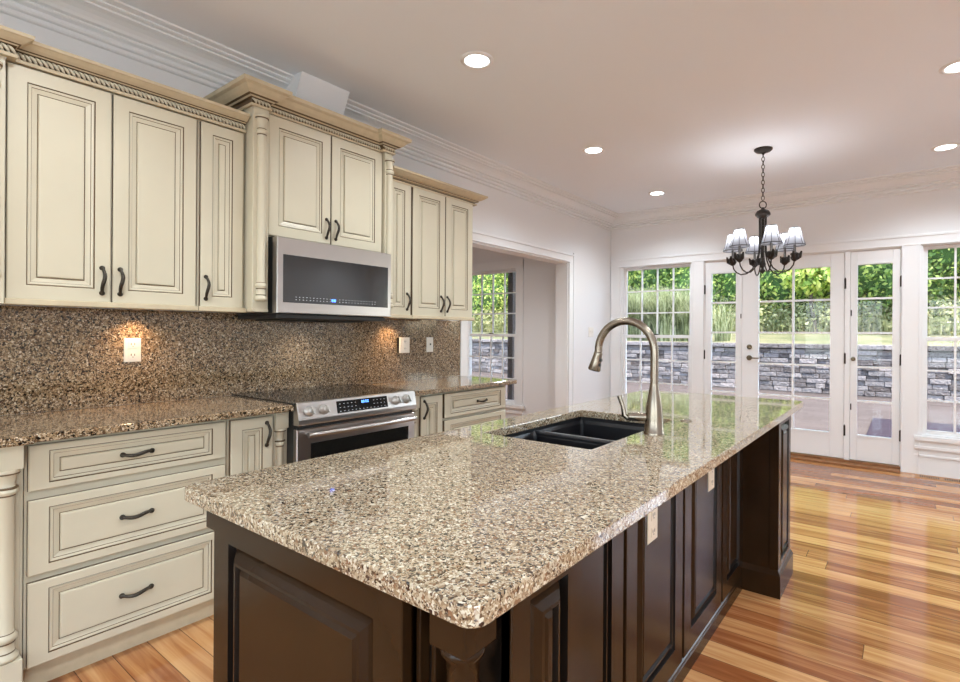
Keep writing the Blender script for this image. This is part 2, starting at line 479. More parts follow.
def wall_cells(mb, axis, a0, a1, z0, z1, t0, t1, holes, mat=0):
    """wall slab with rectangular holes; axis 'y' = runs along y (thickness in x), 'x' = runs along x"""
    As = sorted({a0, a1, *[h[0] for h in holes], *[h[1] for h in holes]})
    Zs = sorted({z0, z1, *[h[2] for h in holes], *[h[3] for h in holes]})
    for i in range(len(As) - 1):
        for j in range(len(Zs) - 1):
            ca = (As[i] + As[i + 1]) / 2; cz = (Zs[j] + Zs[j + 1]) / 2
            if any(h[0] < ca < h[1] and h[2] < cz < h[3] for h in holes): continue
            if axis == 'y': mb.box(t0, t1, As[i], As[i + 1], Zs[j], Zs[j + 1], mat)
            else: mb.box(As[i], As[i + 1], t0, t1, Zs[j], Zs[j + 1], mat)
    return mb

# ------------------------------------------------------------------ room shell
CZ = 2.75
YF = 6.12            # far wall plane
X1, Y0 = 5.7, -3.6
NY = 5.42            # window wall of the adjoining room
WH = [(0.145, 1.035, 0.355, 2.115), (1.172, 2.985, 0.0, 2.105), (3.125, 4.015, 0.355, 2.115), (4.37, 5.49, 0.355, 2.115)]
MB().box(-3.3, X1 + .15, Y0 - .15, YF + .15, -0.12, 0.0).build('floor', 'floor', kind='structure')
MB().box(-3.3, X1 + 1.2, Y0 - 1.2, YF + .75, CZ, CZ + .12).build('ceiling', 'ceiling', kind='structure')  # overhang past the walls is added to keep direct sun out
wall_cells(MB(), 'y', Y0, YF + .15, 0, CZ, -0.142, 0, [(3.39, 5.06, 0, 2.07)]).build('wall_left', 'wall', kind='structure')
wall_cells(MB(), 'x', 0, X1 + .15, 0, CZ, YF, YF + .15, WH).build('wall_far', 'wall', kind='structure')
wall_cells(MB(), 'y', Y0, YF, 0, CZ, X1, X1 + .15, [(-2.45, -0.75, 0.5, 2.2)]).build('wall_right', 'wall', kind='structure')
wall_cells(MB(), 'x', 0, X1 + .15, 0, CZ, Y0 - .15, Y0, [(0.8, 2.6, 0.5, 2.2), (3.4, 5.2, 0.5, 2.2)]).build('wall_back', 'wall', kind='structure')
wall_cells(MB(), 'x', -3.3, -0.142, 0, CZ, NY, NY + .15, [(-1.87, -0.975, 0.355, 2.115)]).build('wall_nook_far', 'wall', kind='structure')
MB().box(-3.3, -3.15, 1.5, NY, 0, CZ).build('wall_nook_left', 'wall', kind='structure')
MB().box(-3.15, -0.142, 1.35, 1.5, 0, CZ).build('wall_nook_back', 'wall', kind='structure')

crown = [(0, 2.590), (0.016, 2.592), (0.020, 2.598), (0.016, 2.612), (0.012, 2.616), (0.028, 2.620), (0.032, 2.628), (0.026, 2.640), (0.024, 2.644), (0.044, 2.650), (0.048, 2.656), (0.044, 2.664),
         (0.062, 2.668), (0.070, 2.680), (0.086, 2.694), (0.108, 2.705), (0.134, 2.711), (0.134, 2.720), (0.150, 2.722), (0.158, 2.727), (0.156, 2.735), (0.176, 2.738), (0.186, 2.742), (0.188, 2.75), (0, 2.75)]
MB().sweep([(0, Y0), (0, YF), (X1, YF), (X1, Y0)], crown).build('trim_1', 'trim', kind='structure')
# sloped boxed-in duct at the ceiling above the microwave cabinet
mb = MB()
pr = [(0.0, 2.49), (0.13, 2.49), (0.268, CZ), (0.0, CZ)]
mb.add([(x, 1.665, z) for x, z in pr] + [(x, 1.985, z) for x, z in pr],
       [[0, 1, 2, 3], [7, 6, 5, 4], [1, 0, 4, 5], [2, 1, 5, 6], [3, 2, 6, 7], [0, 3, 7, 4]])
mb.build('trim_2', 'wall', kind='structure')

# opening casing on the left wall
def casing(name, path_pts, w=0.11, t=0.02):
    pass
mb = MB()
for y0, y1 in ((3.28, 3.39), (5.06, 5.17)):
    mb.box(0, .016, y0, y1, 0, 2.07); 
    yo = y0 if y0 < 4 else y1
    mb.box(.016, .024, min(yo, yo + (.022 if y0 < 4 else -.022)), max(yo, yo + (.022 if y0 < 4 else -.022)), 0, 2.18)
    yi = y1 if y0 < 4 else y0
    mb.box(.016, .021, min(yi, yi + (-.014 if y0 < 4 else .014)), max(yi, yi + (-.014 if y0 < 4 else .014)), 0, 2.084)
mb.box(0, .016, 3.28, 5.17, 2.07, 2.16)
mb.box(.016, .024, 3.28, 5.17, 2.140, 2.162)
mb.box(.016, .021, 3.38, 5.07, 2.07, 2.084)
mb.box(-0.150, 0.004, 5.045, 5.06, 0, 2.07); mb.box(-0.150, 0.004, 3.39, 3.405, 0, 2.07); mb.box(-0.150, 0.004, 3.39, 5.06, 2.055, 2.07)
mb.build('trim_3', 'trim', kind='structure', bevel=.002)

# casings of the far wall
mb = MB()
FY = YF
def vcas(x0, x1, z0, z1, y=FY):
    mb.box(x0, x1, y - .016, y, z0, z1)
    mb.box(x0, x0 + .014, y - .022, y - .016, z0, z1); mb.box(x1 - .014, x1, y - .022, y - .016, z0, z1)
vcas(0.012, 0.145, 0.0, 2.115); vcas(1.035, 1.172, 0, 2.115); vcas(2.985, 3.125, 0, 2.115); vcas(4.015, 4.13, 0, 2.115)
mb.box(0.012, 4.13, FY - .016, FY, 2.105, 2.195); mb.box(0.005, 4.137, FY - .026, FY, 2.185, 2.207); mb.box(0.09, 4.06, FY - .021, FY, 2.107, 2.120)
for a, b in ((0.05, 1.09), (3.085, 4.09)):
    mb.box(a, b, FY - .045, FY + .03, 0.315, 0.355)       # stool
    mb.box(a, b, FY - .020, FY, 0.255, 0.315)
    mb.box(a, b, FY - .032, FY, 0.235, 0.262)
    mb.box(a, b, FY - .012, FY, 0.0, 0.235)
    mb.box(a, b, FY - .022, FY, 0.165, 0.182)
mb.build('trim_4', 'trim', kind='structure', bevel=.002)
MB().box(4.13, X1, FY - .016, FY, 2.115, 2.195).box(4.26, 4.37, FY - .016, FY, .14, 2.115).box(5.49, 5.60, FY - .016, FY, .14, 2.115).box(4.26, 5.60, FY - .045, FY, .315, .355).build('trim_8', 'trim', kind='structure', bevel=.002)
MB().box(4.13, X1, FY - .016, FY, 0, .14).box(4.13, X1, FY - .022, FY, .12, .13).build('baseboard_far', 'trim', kind='structure', bevel=.002)
MB().box(0, .016, 5.17, FY, 0, .14).box(0, .022, 5.17, FY, .12, .13).build('baseboard_left', 'trim', kind='structure', bevel=.002)
MB().box(1.172, 2.985, FY - .10, FY + .15, 0.0, 0.022).box(1.172, 2.985, FY - .005, FY + .15, 0.022, 0.045).build('trim_5', 'threshold', kind='structure', bevel=.004)
mb = MB()
mb.box(-1.98, -1.87, NY - .016, NY, 0.3, 2.2); mb.box(-.975, -.865, NY - .016, NY, 0.3, 2.2); mb.box(-1.98, -.865, NY - .018, NY, 2.105, 2.21)
mb.box(-2.01, -.835, NY - .045, NY + .03, .315, .355); mb.box(-1.98, -.865, NY - .018, NY, .24, .315)
mb.box(-3.15, -.142, NY - .016, NY, 0, .14)
mb.build('trim_6', 'trim', kind='structure', bevel=.002)

# ------------------------------------------------------------------ windows and doors
def framebars(mb, x0, x1, z0, z1, y0, y1, wl, wr, wb, wt):
    mb.box(x0, x0 + wl, y0, y1, z0, z1); mb.box(x1 - wr, x1, y0, y1, z0, z1)
    mb.box(x0 + wl, x1 - wr, y0, y1, z0, z0 + wb); mb.box(x0 + wl, x1 - wr, y0, y1, z1 - wt, z1)

def muntins(mb, gx0, gx1, gz0, gz1, y0, y1, cols, rows, w=.018):
    for k in range(1, cols):
        x = gx0 + (gx1 - gx0) * k / cols; mb.box(x - w / 2, x + w / 2, y0, y1, gz0, gz1)
    for k in range(1, rows):
        z = gz0 + (gz1 - gz0) * k / rows; mb.box(gx0, gx1, y0 + .001, y1 - .001, z - w / 2, z + w / 2)

def window(n, hx0, hx1, Y, gx0, gx1):
    r = struct_root('window_%d' % n, ((hx0 + hx1) / 2, Y + .05, 0.355))
    mb = MB(); framebars(mb, hx0, hx1, .355, 2.115, Y, Y + .14, .018, .018, .012, .018); mb.build('window_frame', 'trim', r, bevel=.002)
    for nm, z0, z1, yy in (('upper_sash', 1.225, 2.097, Y + .060), ('lower_sash', .367, 1.262, Y + .025)):
        gz0, gz1 = (1.262, 2.068) if nm == 'upper_sash' else (.405, 1.225)
        mb = MB(); framebars(mb, hx0 + .018, hx1 - .018, z0, z1, yy, yy + .032, gx0 - hx0 - .018, hx1 - .018 - gx1, gz0 - z0, z1 - gz1)
        sa = mb.build(nm, 'trim', r, bevel=.003)
        mb = MB(); muntins(mb, gx0, gx1, gz0, gz1, yy + .004, yy + .026, 4, 3, .016); mb.build('muntin', 'trim', sa)
        MB().box(gx0, gx1, yy + .013, yy + .017, gz0, gz1).build('glass', 'glass', sa)
    MB().box((hx0 + hx1) / 2 - .03, (hx0 + hx1) / 2 + .03, Y + .022, Y + .05, 1.262, 1.274).build('sash_lock', 'pewter', r, bevel=.003)
    return r
window(1, 0.145, 1.035, FY, 0.195, 0.985)
window(2, 3.125, 4.015, FY, 3.178, 3.962)
window(3, -1.87, -0.975, NY, -1.815, -1.028)

def door(n, x0, x1, gx0, gx1, cols, hinge_side, hz=(1.78, 1.04, .33)):
    r = struct_root('door_%d' % n, ((x0 + x1) / 2, FY + .03, 0.045))
    ya, yb = FY + .012, FY + .056
    mb = MB(); framebars(mb, x0, x1, .052, 2.093, ya, yb, gx0 - x0, x1 - gx1, .295 - .052, 2.093 - 1.962); mb.build('door_frame', 'trim', r, bevel=.003)
    mb = MB(); framebars(mb, gx0 - .012, gx1 + .012, .283, 1.974, ya - .006, yb + .006, .014, .014, .014, .014)
    muntins(mb, gx0, gx1, .295, 1.962, ya + .002, yb - .002, cols, 5, .019); mb.build('muntin', 'trim', r)
    MB().box(gx0, gx1, ya + .018, ya + .023, .295, 1.962).build('glass', 'glass', r)
    hx = x0 - .006 if hinge_side == 'l' else x1 + .006
    for z in hz:
        mb = MB(); mb.lathe((hx, ya - .008, z), [(.0085, -.05), (.0085, .05)], 12); mb.lathe((hx, ya - .008, z), [(.002, .062), (.007, .05)], 12)
        mb.build('hinge', 'bronze', r)
    return r
d1 = door(1, 1.183, 1.560, 1.245, 1.515, 1, 'l')
d2 = door(2, 1.578, 2.532, 1.742, 2.412, 2, 'r')
d3 = door(3, 2.582, 2.975, 2.637, 2.918, 1, 'r')
# jambs and mullions between the leaves
mb = MB()
mb.box(1.172, 1.183, FY, FY + .12, .045, 2.105); mb.box(2.976, 2.985, FY, FY + .12, .045, 2.105); mb.box(2.534, 2.580, FY + .002, FY + .12, .045, 2.105)
mb.box(1.172, 2.985, FY, FY + .12, 2.094, 2.105); mb.box(1.561, 1.577, FY + .002, FY + .06, .052, 2.094)
mb.build('trim_7', 'trim', kind='structure', bevel=.002)
ya = FY + .012
for z, rr in ((1.14, .026), (1.02, .028)):
    mb = MB(); mb.lathe((1.655, ya, z), [(rr, 0), (rr, -.008), (rr * .55, -.016), (rr * .5, -.028)], 20, axis='y')
    nm = 'deadbolt' if z > 1.1 else 'door_handle'
    o = mb.build(nm, 'brass', d2)
    if z < 1.1:
        MB().tube([(1.655, ya - .028, z), (1.655, ya - .05, z), (1.685, ya - .055, z), (1.765, ya - .052, z)], [.010, .009, .008, .006]).build('lever', 'brass', o)
mb = MB(); mb.lathe((1.568, ya, 1.02), [(.010, 0), (.010, -.006)], 12, axis='y'); mb.build('strike', 'bronze', d2)
mb = MB(); mb.lathe((2.606, ya, 1.04), [(.020, 0), (.020, -.008), (.010, -.02), (.008, -.03)], 18, axis='y'); mb.build('thumb_turn', 'brass', d3)
for z in (1.49, .57):
    MB().box(2.584, 2.594, ya - .008, ya, z - .03, z + .03).build('flush_bolt', 'bronze', d3)
MB().box(1.564, 1.574, ya - .012, ya, 1.45, 1.50).build('flush_bolt', 'bronze', d1)

# plain unseen windows, added behind the camera and on the right wall for light
def added_window(n, axis, a0, a1, t):
    mb = MB()
    if axis == 'x':
        r = struct_root('window_%d' % n, ((a0 + a1) / 2, t - .07, .5))
        framebars(mb, a0, a1, .5, 2.2, t - .10, t - .04, .06, .06, .06, .06); muntins(mb, a0 + .06, a1 - .06, .56, 2.14, t - .08, t - .06, 4, 4)
        mb.build('window_frame', 'trim', r); MB().box(a0 + .06, a1 - .06, t - .072, t - .068, .56, 2.14).build('glass', 'glass', r)
    else:
        r = struct_root('window_%d' % n, (t + .07, (a0 + a1) / 2, .5))
        for y0, y1, z0, z1 in ((a0, a0 + .06, .5, 2.2), (a1 - .06, a1, .5, 2.2), (a0, a1, .5, .56), (a0, a1, 2.14, 2.2), ((a0 + a1) / 2 - .02, (a0 + a1) / 2 + .02, .5, 2.2), (a0, a1, 1.33, 1.37)):
            mb.box(t + .04, t + .10, y0, y1, z0, z1)
        mb.build('window_frame', 'trim', r); MB().box(t + .068, t + .072, a0 + .06, a1 - .06, .56, 2.14).build('glass', 'glass', r)
added_window(4, 'x', 0.8, 2.6, Y0); added_window(5, 'x', 3.4, 5.2, Y0); added_window(7, 'y', -2.45, -0.75, X1)
window(6, 4.37, 5.49, FY, 4.43, 5.43)  # unseen window, added for the light it lets in

# ------------------------------------------------------------------ ceiling lights
cans_and_fill = [(1.15, 2.16, 'recessed ceiling light nearest the cabinets, above the microwave end of the island'),
        (1.00, 3.77, 'recessed ceiling light between the wall opening and the island sink'),
        (0.925, 5.31, 'small recessed ceiling light nearest the inner corner of the crown moulding'),
        (3.25, 3.77, 'recessed ceiling light cut by the edge of the photo, highest on the right'),
        (3.26, 5.32, 'recessed ceiling light close to the far crown, right of the chandelier'),
        (3.2, 2.16, None), (1.15, 0.5, None), (3.2, 0.5, None), (1.15, -1.3, None), (3.2, -1.3, None), (5.0, 2.16, None), (5.0, 0.5, None), (5.0, 3.77, None), (5.0, 5.32, None), (5.0, -1.3, None), (1.15, -2.8, None), (3.2, -2.8, None)]  # unlabelled entries: unseen lamps added to brighten the room
for i, (x, y, lab) in enumerate(cans_and_fill):
    if lab:
        t = thing('ceiling_light', (x, y, CZ), lab, 'ceiling light', 'recessed ceiling lights')
        mb = MB(); mb.lathe((x, y, CZ), [(.066, -.0015), (.066, -.006), (.078, -.008), (.090, -.004), (.092, 0)], 36); mb.build('trim_ring', 'trim', t)
        mb = MB(); mb.lathe((x, y, CZ), [(.066, -.002), (.060, -.0045), (.0, -.005)], 36); mb.build('lens', 'lamp', t)
    ld = bpy.data.lights.new('can_or_fill_lamp', 'SPOT'); ld.energy = CAN_W; ld.spot_size = R(150); ld.spot_blend = 0.8; ld.shadow_soft_size = .06; ld.color = (.86, .935, 1.0)
    ld.energy = CAN_W * 4
    lo = bpy.data.objects.new('can_or_fill_lamp', ld); COL.objects.link(lo); lo.location = (x, y, CZ - .03)
ld = bpy.data.lights.new('nook_fill_lamp', 'SPOT'); ld.energy = CAN_W * 7; ld.spot_size = R(150); ld.spot_blend = .8; ld.shadow_soft_size = .06  # unseen lamp added to brighten the adjoining room
lo = bpy.data.objects.new('nook_fill_lamp', ld); COL.objects.link(lo); lo.location = (-1.6, 3.6, CZ - .03)

# ------------------------------------------------------------------ cabinet parts
UY, UZ = (0, 1, 0), (0, 0, 1)
def raised(stile, th=.020, g=1, p=0, e=0):  # outer edge colour: glaze plus the shade in the gaps between fronts
    s = stile
    return [(0, 0, g), (0, th - .004, g), (.003, th, p), (s - .003, th, p), (s, th - .005, g), (s + .0022, th - .002, p), (s + .010, th - .004, p), (s + .0115, th - .0065, g),
            (s + .028, th - .011, p), (s + .0305, th - .013, g), (s + .033, th - .005, p), (s + .037, th - .004, p)]
CM = ['cream', 'glaze', 'cream_edge']

def front(name, x, y0, y1, z0, z1, parent, stile=.058, th=.02):
    w, h = y1 - y0, z1 - z0
    st = min(stile, min(w, h) * .5 - .045) if name == 'door' else (.026 if h < .2 else .034)
    mb = MB(); mb.panel((x, y0, z0), UY, UZ, w, h, raised(st, th, 1, 0, 2), eu=0.0 if name == 'door' else .058 - st)
    return mb.build(name, CM, parent)

def pull(x, y, z, parent, L=.11, vertical=True):
    n = 14; pts = []; rad = []
    for k in range(n + 1):
        t = -1 + 2 * k / n
        out = .001 + .025 * max(0, math.cos(t * math.pi / 2)) ** 1.15; a = t * L / 2
        side = .004 * math.sin(t * math.pi)
        pts.append((x + .004 + out, y + side, z + a) if vertical else (x + .004 + out, y + a, z + side))
        rad.append(.0052 + .0022 * (1 - t * t) + (.002 if abs(t) > .9 else 0))
    mb = MB(); mb.tube(pts, rad, 10)
    for sgn in (-1, 1):
        c = (x, y, z + sgn * L / 2) if vertical else (x, y + sgn * L / 2, z)
        mb.lathe(c, [(.010, 0), (.010, .003), (.006, .006), (.005, .010)], 14, axis='x')
    return mb.build('handle', 'pewter', parent)

def colonette(x, y, zb, zt, parent, r=.024, name='column', mats=CM, cap=.10, base=.10):
    """slim turned column with ringed cap and base"""
    g = 1
    mb = MB()
    segs = [(r * .95, zb), (r * 1.25, zb + .004), (r * 1.28, zb + .016), (r * .95, zb + .026), (r * .88, zb + base * .6), (r * .95, zb + base * .66), (r * 1.15, zb + base * .72), (r * 1.15, zb + base * .84), (r * .9, zb + base * .92),
            (r * .82, zb + base), (r * .82, zt - cap), (r * .9, zt - cap * .94), (r * 1.15, zt - cap * .86), (r * 1.15, zt - cap * .76), (r * .9, zt - cap * .70), (r * .85, zt - cap * .5), (r * 1.0, zt - cap * .25), (r * 1.3, zt - cap * .12), (r * 1.32, zt - .004), (r * 1.2, zt)]
    mb.lathe((x, y, 0), segs, 28)
    for zz in (zb + base * .62, zb + base * .92, zt - cap * .96, zt - cap * .68, zb + .030, zt - cap * .14):
        rl = max(q[0] for q in segs if abs(q[1] - zz) < .008) if any(abs(q[1] - zz) < .008 for q in segs) else r
        mb.lathe((x, y, 0), [(rl * .9, zz - .0035), (rl * 1.015, zz - .002), (rl * 1.015, zz + .002), (rl * .9, zz + .0035)], 28, mat=g)
    return mb.build(name, mats, parent)

def rope(mb, x, y0, y1, z, r=.0125, pitch=.0165, mat=0):
    n = max(1, int((y1 - y0) / pitch))
    for k in range(n):
        y = y0 + (k + .5) * (y1 - y0) / n
        mb.tube([(x - .004, y - .010, z + r), (x + .004, y - .005, z + r * .5), (x + .006, y, z), (x + .004, y + .005, z - r * .5), (x - .004, y + .010, z - r)], [.0035, .0054, .0060, .0054, .0035], 6, mat=mat)

# upper cabinets ------------------------------------------------
FX = 0.31
def upper_unit(y0, y1, doors, label, zb=1.385, zt=2.275, fx=FX, name='upper_cabinet', stile=.058):
    t = thing(name, (0, (y0 + y1) / 2, zb - .018), label, 'cabinet', 'cream wall cabinets')
    MB().box(0.0, fx, y0, y1, zb - .004, zt + .004).build('carcass', 'cream', t)
    mb = MB(); mb.panel((fx - .012, y0, zb - .020), UY, UZ, y1 - y0, .024, [(0, 0, 0), (0, .040, 0), (.003, .043, 2)]); mb.build('light_rail', CM, t)
    for d in doors:
        o = front('door', fx, d[0], d[1], zb + .002, zt - .003, t, stile)
        if d[2] is not None: pull(fx + .02, d[2], 1.478 if len(d) < 4 else d[3], o, .105)
    return t
upper_unit(0.428, 1.098, [(.435, .757, .727), (.764, 1.090, .790)], 'cream wall cabinet with two wide doors left of the microwave cabinet')
upper_unit(1.101, 1.322, [(1.110, 1.308, 1.134)], 'narrow cream wall cabinet with one slim door beside the microwave cabinet')
t = upper_unit(-0.35, 0.425, [(-.34, .02, -.30), (.03, .345, .06)], 'cream wall cabinet with turned corner column, cut off by the photo edge')
MB().box(FX, .352, .352, .425, 1.367, 2.279).build('pilaster', 'cream', t)
colonette(.358, .388, 1.46, 2.25, t, .022)

tR = upper_unit(2.225, 2.443, [(2.235, 2.434, 2.405)], 'narrow cream wall cabinet with slim door right of the microwave')
upper_unit(2.446, 3.085, [(2.455, 2.768, 2.728), (2.777, 3.070, 2.792)], 'two-door cream wall cabinet at the wall-opening end of the run')

# crowns
cl = [(.0, 2.279), (.024, 2.279), (.026, 2.291), (.010, 2.293), (.010, 2.321), (.024, 2.323), (.028, 2.327), (.034, 2.330), (.046, 2.338), (.058, 2.349), (.064, 2.352), (.066, 2.364), (.0, 2.364)]
clm = [0, 0, 1, 1, 1, 0, 1, 2, 2, 2, 2, 2]
t = thing('cabinet_crown', (0, .6, 2.28), 'cream crown moulding with rope twist above the wall cabinets left of the microwave', 'moulding')
mb = MB(); mb.sweep([(FX, 1.319), (FX, .430), (FX + .040, .430), (FX + .040, -.35)][::-1], cl, clm)
mb.build('moulding', ['cream_edge', 'glaze', 'cream_edge'], t)
for xx, ya_, yb_ in ((FX + .017, .450, 1.315), (FX + .057, .10, .448)):
    mb = MB(); rope(mb, xx, ya_, yb_, 2.307); mb.build('rope_trim', 'cream', t)
t = thing('cabinet_crown', (0, 2.7, 2.24), 'cream crown moulding ending in a mitred return near the wall opening', 'moulding')
cr = [(.0, 2.262), (.024, 2.262), (.026, 2.273), (.014, 2.276), (.014, 2.283), (.030, 2.286), (.036, 2.291), (.036, 2.297), (.050, 2.302), (.064, 2.311), (.080, 2.323), (.086, 2.326), (.088, 2.338), (.0, 2.338)]
mb = MB(); mb.sweep([(FX, 2.228), (FX, 3.085), (0.0, 3.085)], cr, [0, 0, 1, 1, 0, 0, 1, 0, 0, 0, 0, 0, 0])
mb.build('moulding', ['cream_edge', 'glaze', 'cream_edge'], t)

# microwave cabinet
PX_ = .388
t = thing('upper_cabinet', (0, 1.77, 1.37), 'tall cream cabinet above the microwave with turned columns and two doors', 'cabinet', 'cream wall cabinets')
MB().box(0, .348, 1.408, 2.165, 1.768, 2.43).build('carcass', 'cream', t)
for y0, y1 in ((1.328, 1.410), (2.165, 2.224)):
    p = MB().box(0, PX_, y0, y1, 1.374, 2.43).box(0, PX_ + .003, y0 - .001, y1 + .001, 1.370, 1.384).build('pilaster', 'cream', t, bevel=.002)
    colonette(PX_ + .006, (y0 + y1) / 2, 1.425, 2.365, t, .0245)
for y0, y1, hy in ((1.420, 1.789, 1.762), (1.796, 2.158, 1.823)):
    o = front('door', .348, y0, y1, 1.772, 2.402, t); pull(.368, hy, 1.86, o, .105)
t = thing('cabinet_crown', (0, 1.77, 2.41), 'large raised crown moulding with rope twist over the microwave cabinet', 'moulding')
cm_ = [(.0, 2.405), (.010, 2.405), (.014, 2.414), (.006, 2.417), (.006, 2.440), (.018, 2.443), (.026, 2.448), (.036, 2.453), (.052, 2.466), (.066, 2.482), (.076, 2.486), (.082, 2.490), (.084, 2.508), (0, 2.508)]
cmm = [0, 0, 1, 1, 1, 0, 1, 2, 2, 2, 2, 2, 2]
a, b = PX_ + .004, PX_ - .028
mb = MB(); mb.sweep([(0, 1.324), (a, 1.324), (a, 1.404), (b, 1.404), (b, 2.148), (a, 2.148), (a, 2.224), (0, 2.224)], cm_, cmm)
mb.build('moulding', ['cream_edge', 'glaze', 'cream_edge'], t)
for xx, ya_, yb_ in ((a + .010, 1.318, 1.408), (b + .010, 1.416, 2.136), (a + .010, 2.142, 2.228)):
    mb = MB(); rope(mb, xx, ya_, yb_, 2.4285, .009); mb.build('rope_trim', 'cream', t)

# microwave
t = thing('microwave', (0, 1.797, 1.34), 'stainless over-range microwave with dark glass door above the cooktop', 'microwave')
MB().box(.012, .405, 1.428, 2.146, 1.362, 1.764).build('body', 'greysteel', t, bevel=.002)
MB().box(.02, .425, 1.432, 2.142, 1.338, 1.362).box(.08, .30, 1.50, 1.76, 1.330, 1.338).box(.08, .30, 1.83, 2.08, 1.330, 1.338).build('vent_base', 'blackplastic', t, bevel=.003)
mb = MB(); mb.panel((.405, 1.424, 1.366), UY, UZ, .742, .392, [(0, 0, 0), (0, .040, 0), (.003, .045, 0)])
o = mb.build('door', 'steel', t)
mb = MB(); mb.panel((.445, 1.456, 1.422), UY, UZ, .684, .248, [(0, 0, 0), (0, .0065, 0), (.0015, .0075, 0)]); g = mb.build('door_glass', 'mwglass', o)
mb = MB()
for zz in (1.437, 1.451):
    for k in range(26):
        y = 1.525 + k * .0205
        if 1.73 < y < 1.79: continue
        mb.box(.4526, .4533, y, y + random.uniform(.004, .008), zz, zz + .0025)
mb.build('touch_icon', 'whitedot', g, kind='stuff')
mb = MB()
for y in (1.742, 1.757):
    for q in ((0, .002, 0, .014), (.008, .010, 0, .014), (0, .010, 0, .002), (0, .010, .006, .008), (0, .010, .012, .014)):
        mb.box(.4526, .4533, y + q[0], y + q[1], 1.438 + q[2], 1.438 + q[3])
mb.build('clock_display', 'bluedot', g)

# backsplash, outlets ------------------------------------------------
MB().box(0.001, .012, -1.2, 3.28, .914, 1.372).build('backsplash', 'granite_dark', label='polished brown speckled granite backsplash between counter and wall cabinets', cat='backsplash')

def outlet(x, y, z, label, w=.070, h=.116, axis='x', kind='duplex', mat='plate', dp=.006, group='white wall outlets and switches', name='outlet'):
    t = thing(name, (x, y, z), label, 'outlet' if kind != 'switch' else 'switch', group)
    mb = MB(); mb.panel((x, y - w / 2, z - h / 2), UY, UZ, w, h, [(0, 0, 0), (0, dp * .6, 0), (.003, dp, 0)]); mb.build('cover_plate', mat, t)
    if kind == 'duplex':
        for zz in (-.026, .026):
            mb = MB()
            mb.box(x, x + dp + .002, y - .017, y + .017, z + zz - .015, z + zz + .015, 0)
            for yy in (-.007, .007): mb.box(x, x + dp + .0026, y + yy - .0015, y + yy + .0015, z + zz - .002, z + zz + .008, 1)
            mb.box(x, x + dp + .0026, y - .002, y + .002, z + zz - .010, z + zz - .006, 1)
            mb.build('socket', [mat, 'slot'], t)
    else:
        for q in ([0] if w < .1 else [-.023, .023]):
            mb = MB(); mb.box(x, x + dp + .002, y + q - .012, y + q + .012, z - .026, z + .026, 0); mb.box(x + dp, x + dp + .006, y + q - .005, y + q + .005, z - .004, z + .010, 1 if w < .1 else 0)
            mb.build('toggle', [mat, 'slot'], t)
    return t
outlet(.012, .935, 1.176, 'white duplex outlet lit warmly on the backsplash left of the cooktop')
t = outlet(.040, 2.640, 1.176, 'white outlet standing proud on a box, backsplash right of the cooktop', w=.098)
MB().box(.012, .040, 2.594, 2.686, 1.121, 1.231).build('mounting_box', 'blackplastic', t)
outlet(.012, 2.926, 1.176, 'small white switch plate on the backsplash near the wall opening', kind='switch')
outlet(0, 5.60, 1.29, 'white double switch plate on the grey wall between opening and corner', w=.115, kind='switch', name='light_switch')

def puck(x, y, lab):
    t = thing('under_cabinet_light', (x, y, 1.368), lab, 'lamp', 'under-cabinet lights')
    mb = MB(); mb.lathe((x, y, 1.381), [(.030, 0), (.032, -.012), (.026, -.014)], 20); mb.build('housing', 'steel', t)
    mb = MB(); mb.lathe((x, y, 1.368), [(.026, 0), (.0, -.001)], 20); mb.build('lens', 'puck', t)
    ld = bpy.data.lights.new('puck_lamp', 'SPOT'); ld.energy = 5.0; ld.color = (1.0, .62, .33); ld.spot_size = R(140); ld.spot_blend = 1; ld.shadow_soft_size = .02
    lo = bpy.data.objects.new('puck_lamp', ld); COL.objects.link(lo); lo.location = (x, y, 1.360); lo.rotation_euler = (0, R(-10), 0)
puck(.075, .935, 'small puck light glowing under the wall cabinet above the left outlet')
ld = bpy.data.lights.new('cooktop_lamp', 'SPOT'); ld.energy = 2.2; ld.color = (1, .88, .72); ld.spot_size = R(150); ld.spot_blend = 1; ld.shadow_soft_size = .04
lo = bpy.data.objects.new('cooktop_lamp', ld); COL.objects.link(lo); lo.location = (.16, 1.80, 1.322)
puck(.075, 2.50, 'small puck light glowing under the narrow cabinet right of the microwave')

# base cabinets ------------------------------------------------
BX = .58
def base_unit(y0, y1, label, name='base_cabinet'):
    t = thing(name, (0, (y0 + y1) / 2, 0), label, 'cabinet', 'cream base cabinets')
    MB().box(0.012, BX, y0, y1, .090, .883).build('carcass', 'cream', t)
    MB().box(0.012, .545, y0, y1, 0, .090).build('toe_kick', 'cream_edge', t)
    return t
def pilaster(t, y0, y1, x=.612, r=.026, zb=.0, hb=.135):
    MB().box(BX - .03, x, y0, y1, .80, .883).box(BX - .03, x, y0, y1, zb, hb).box(BX - .03, BX + .004, y0, y1, hb, .80).build('pilaster_block', 'cream', t, bevel=.002)
    colonette(x - r - .004, (y0 + y1) / 2, hb, .80, t, r, cap=.09, base=.10)
t = base_unit(-.75, .440, 'cream base cabinet with turned corner column, cut off by the photo edge')
pilaster(t, .350, .432, x=.636, r=.029, hb=.158)
front('door', BX, -.10, .335, .10, .868, t)
t = base_unit(.443, 1.117, 'cream three-drawer base cabinet left of the range')
for z0, z1, hz in ((.708, .868, .789), (.414, .676, .548), (.097, .390, .244)):
    o = front('drawer', BX, .450, 1.108, z0, z1, t); pull(BX + .02, .772, hz, o, .098, False)
t = base_unit(1.120, 1.408, 'narrow cream base cabinet with slim door and column, left of the range')
o = front('door', BX, 1.130, 1.325, .10, .868, t); pull(BX + .02, 1.295, .785, o, .105)
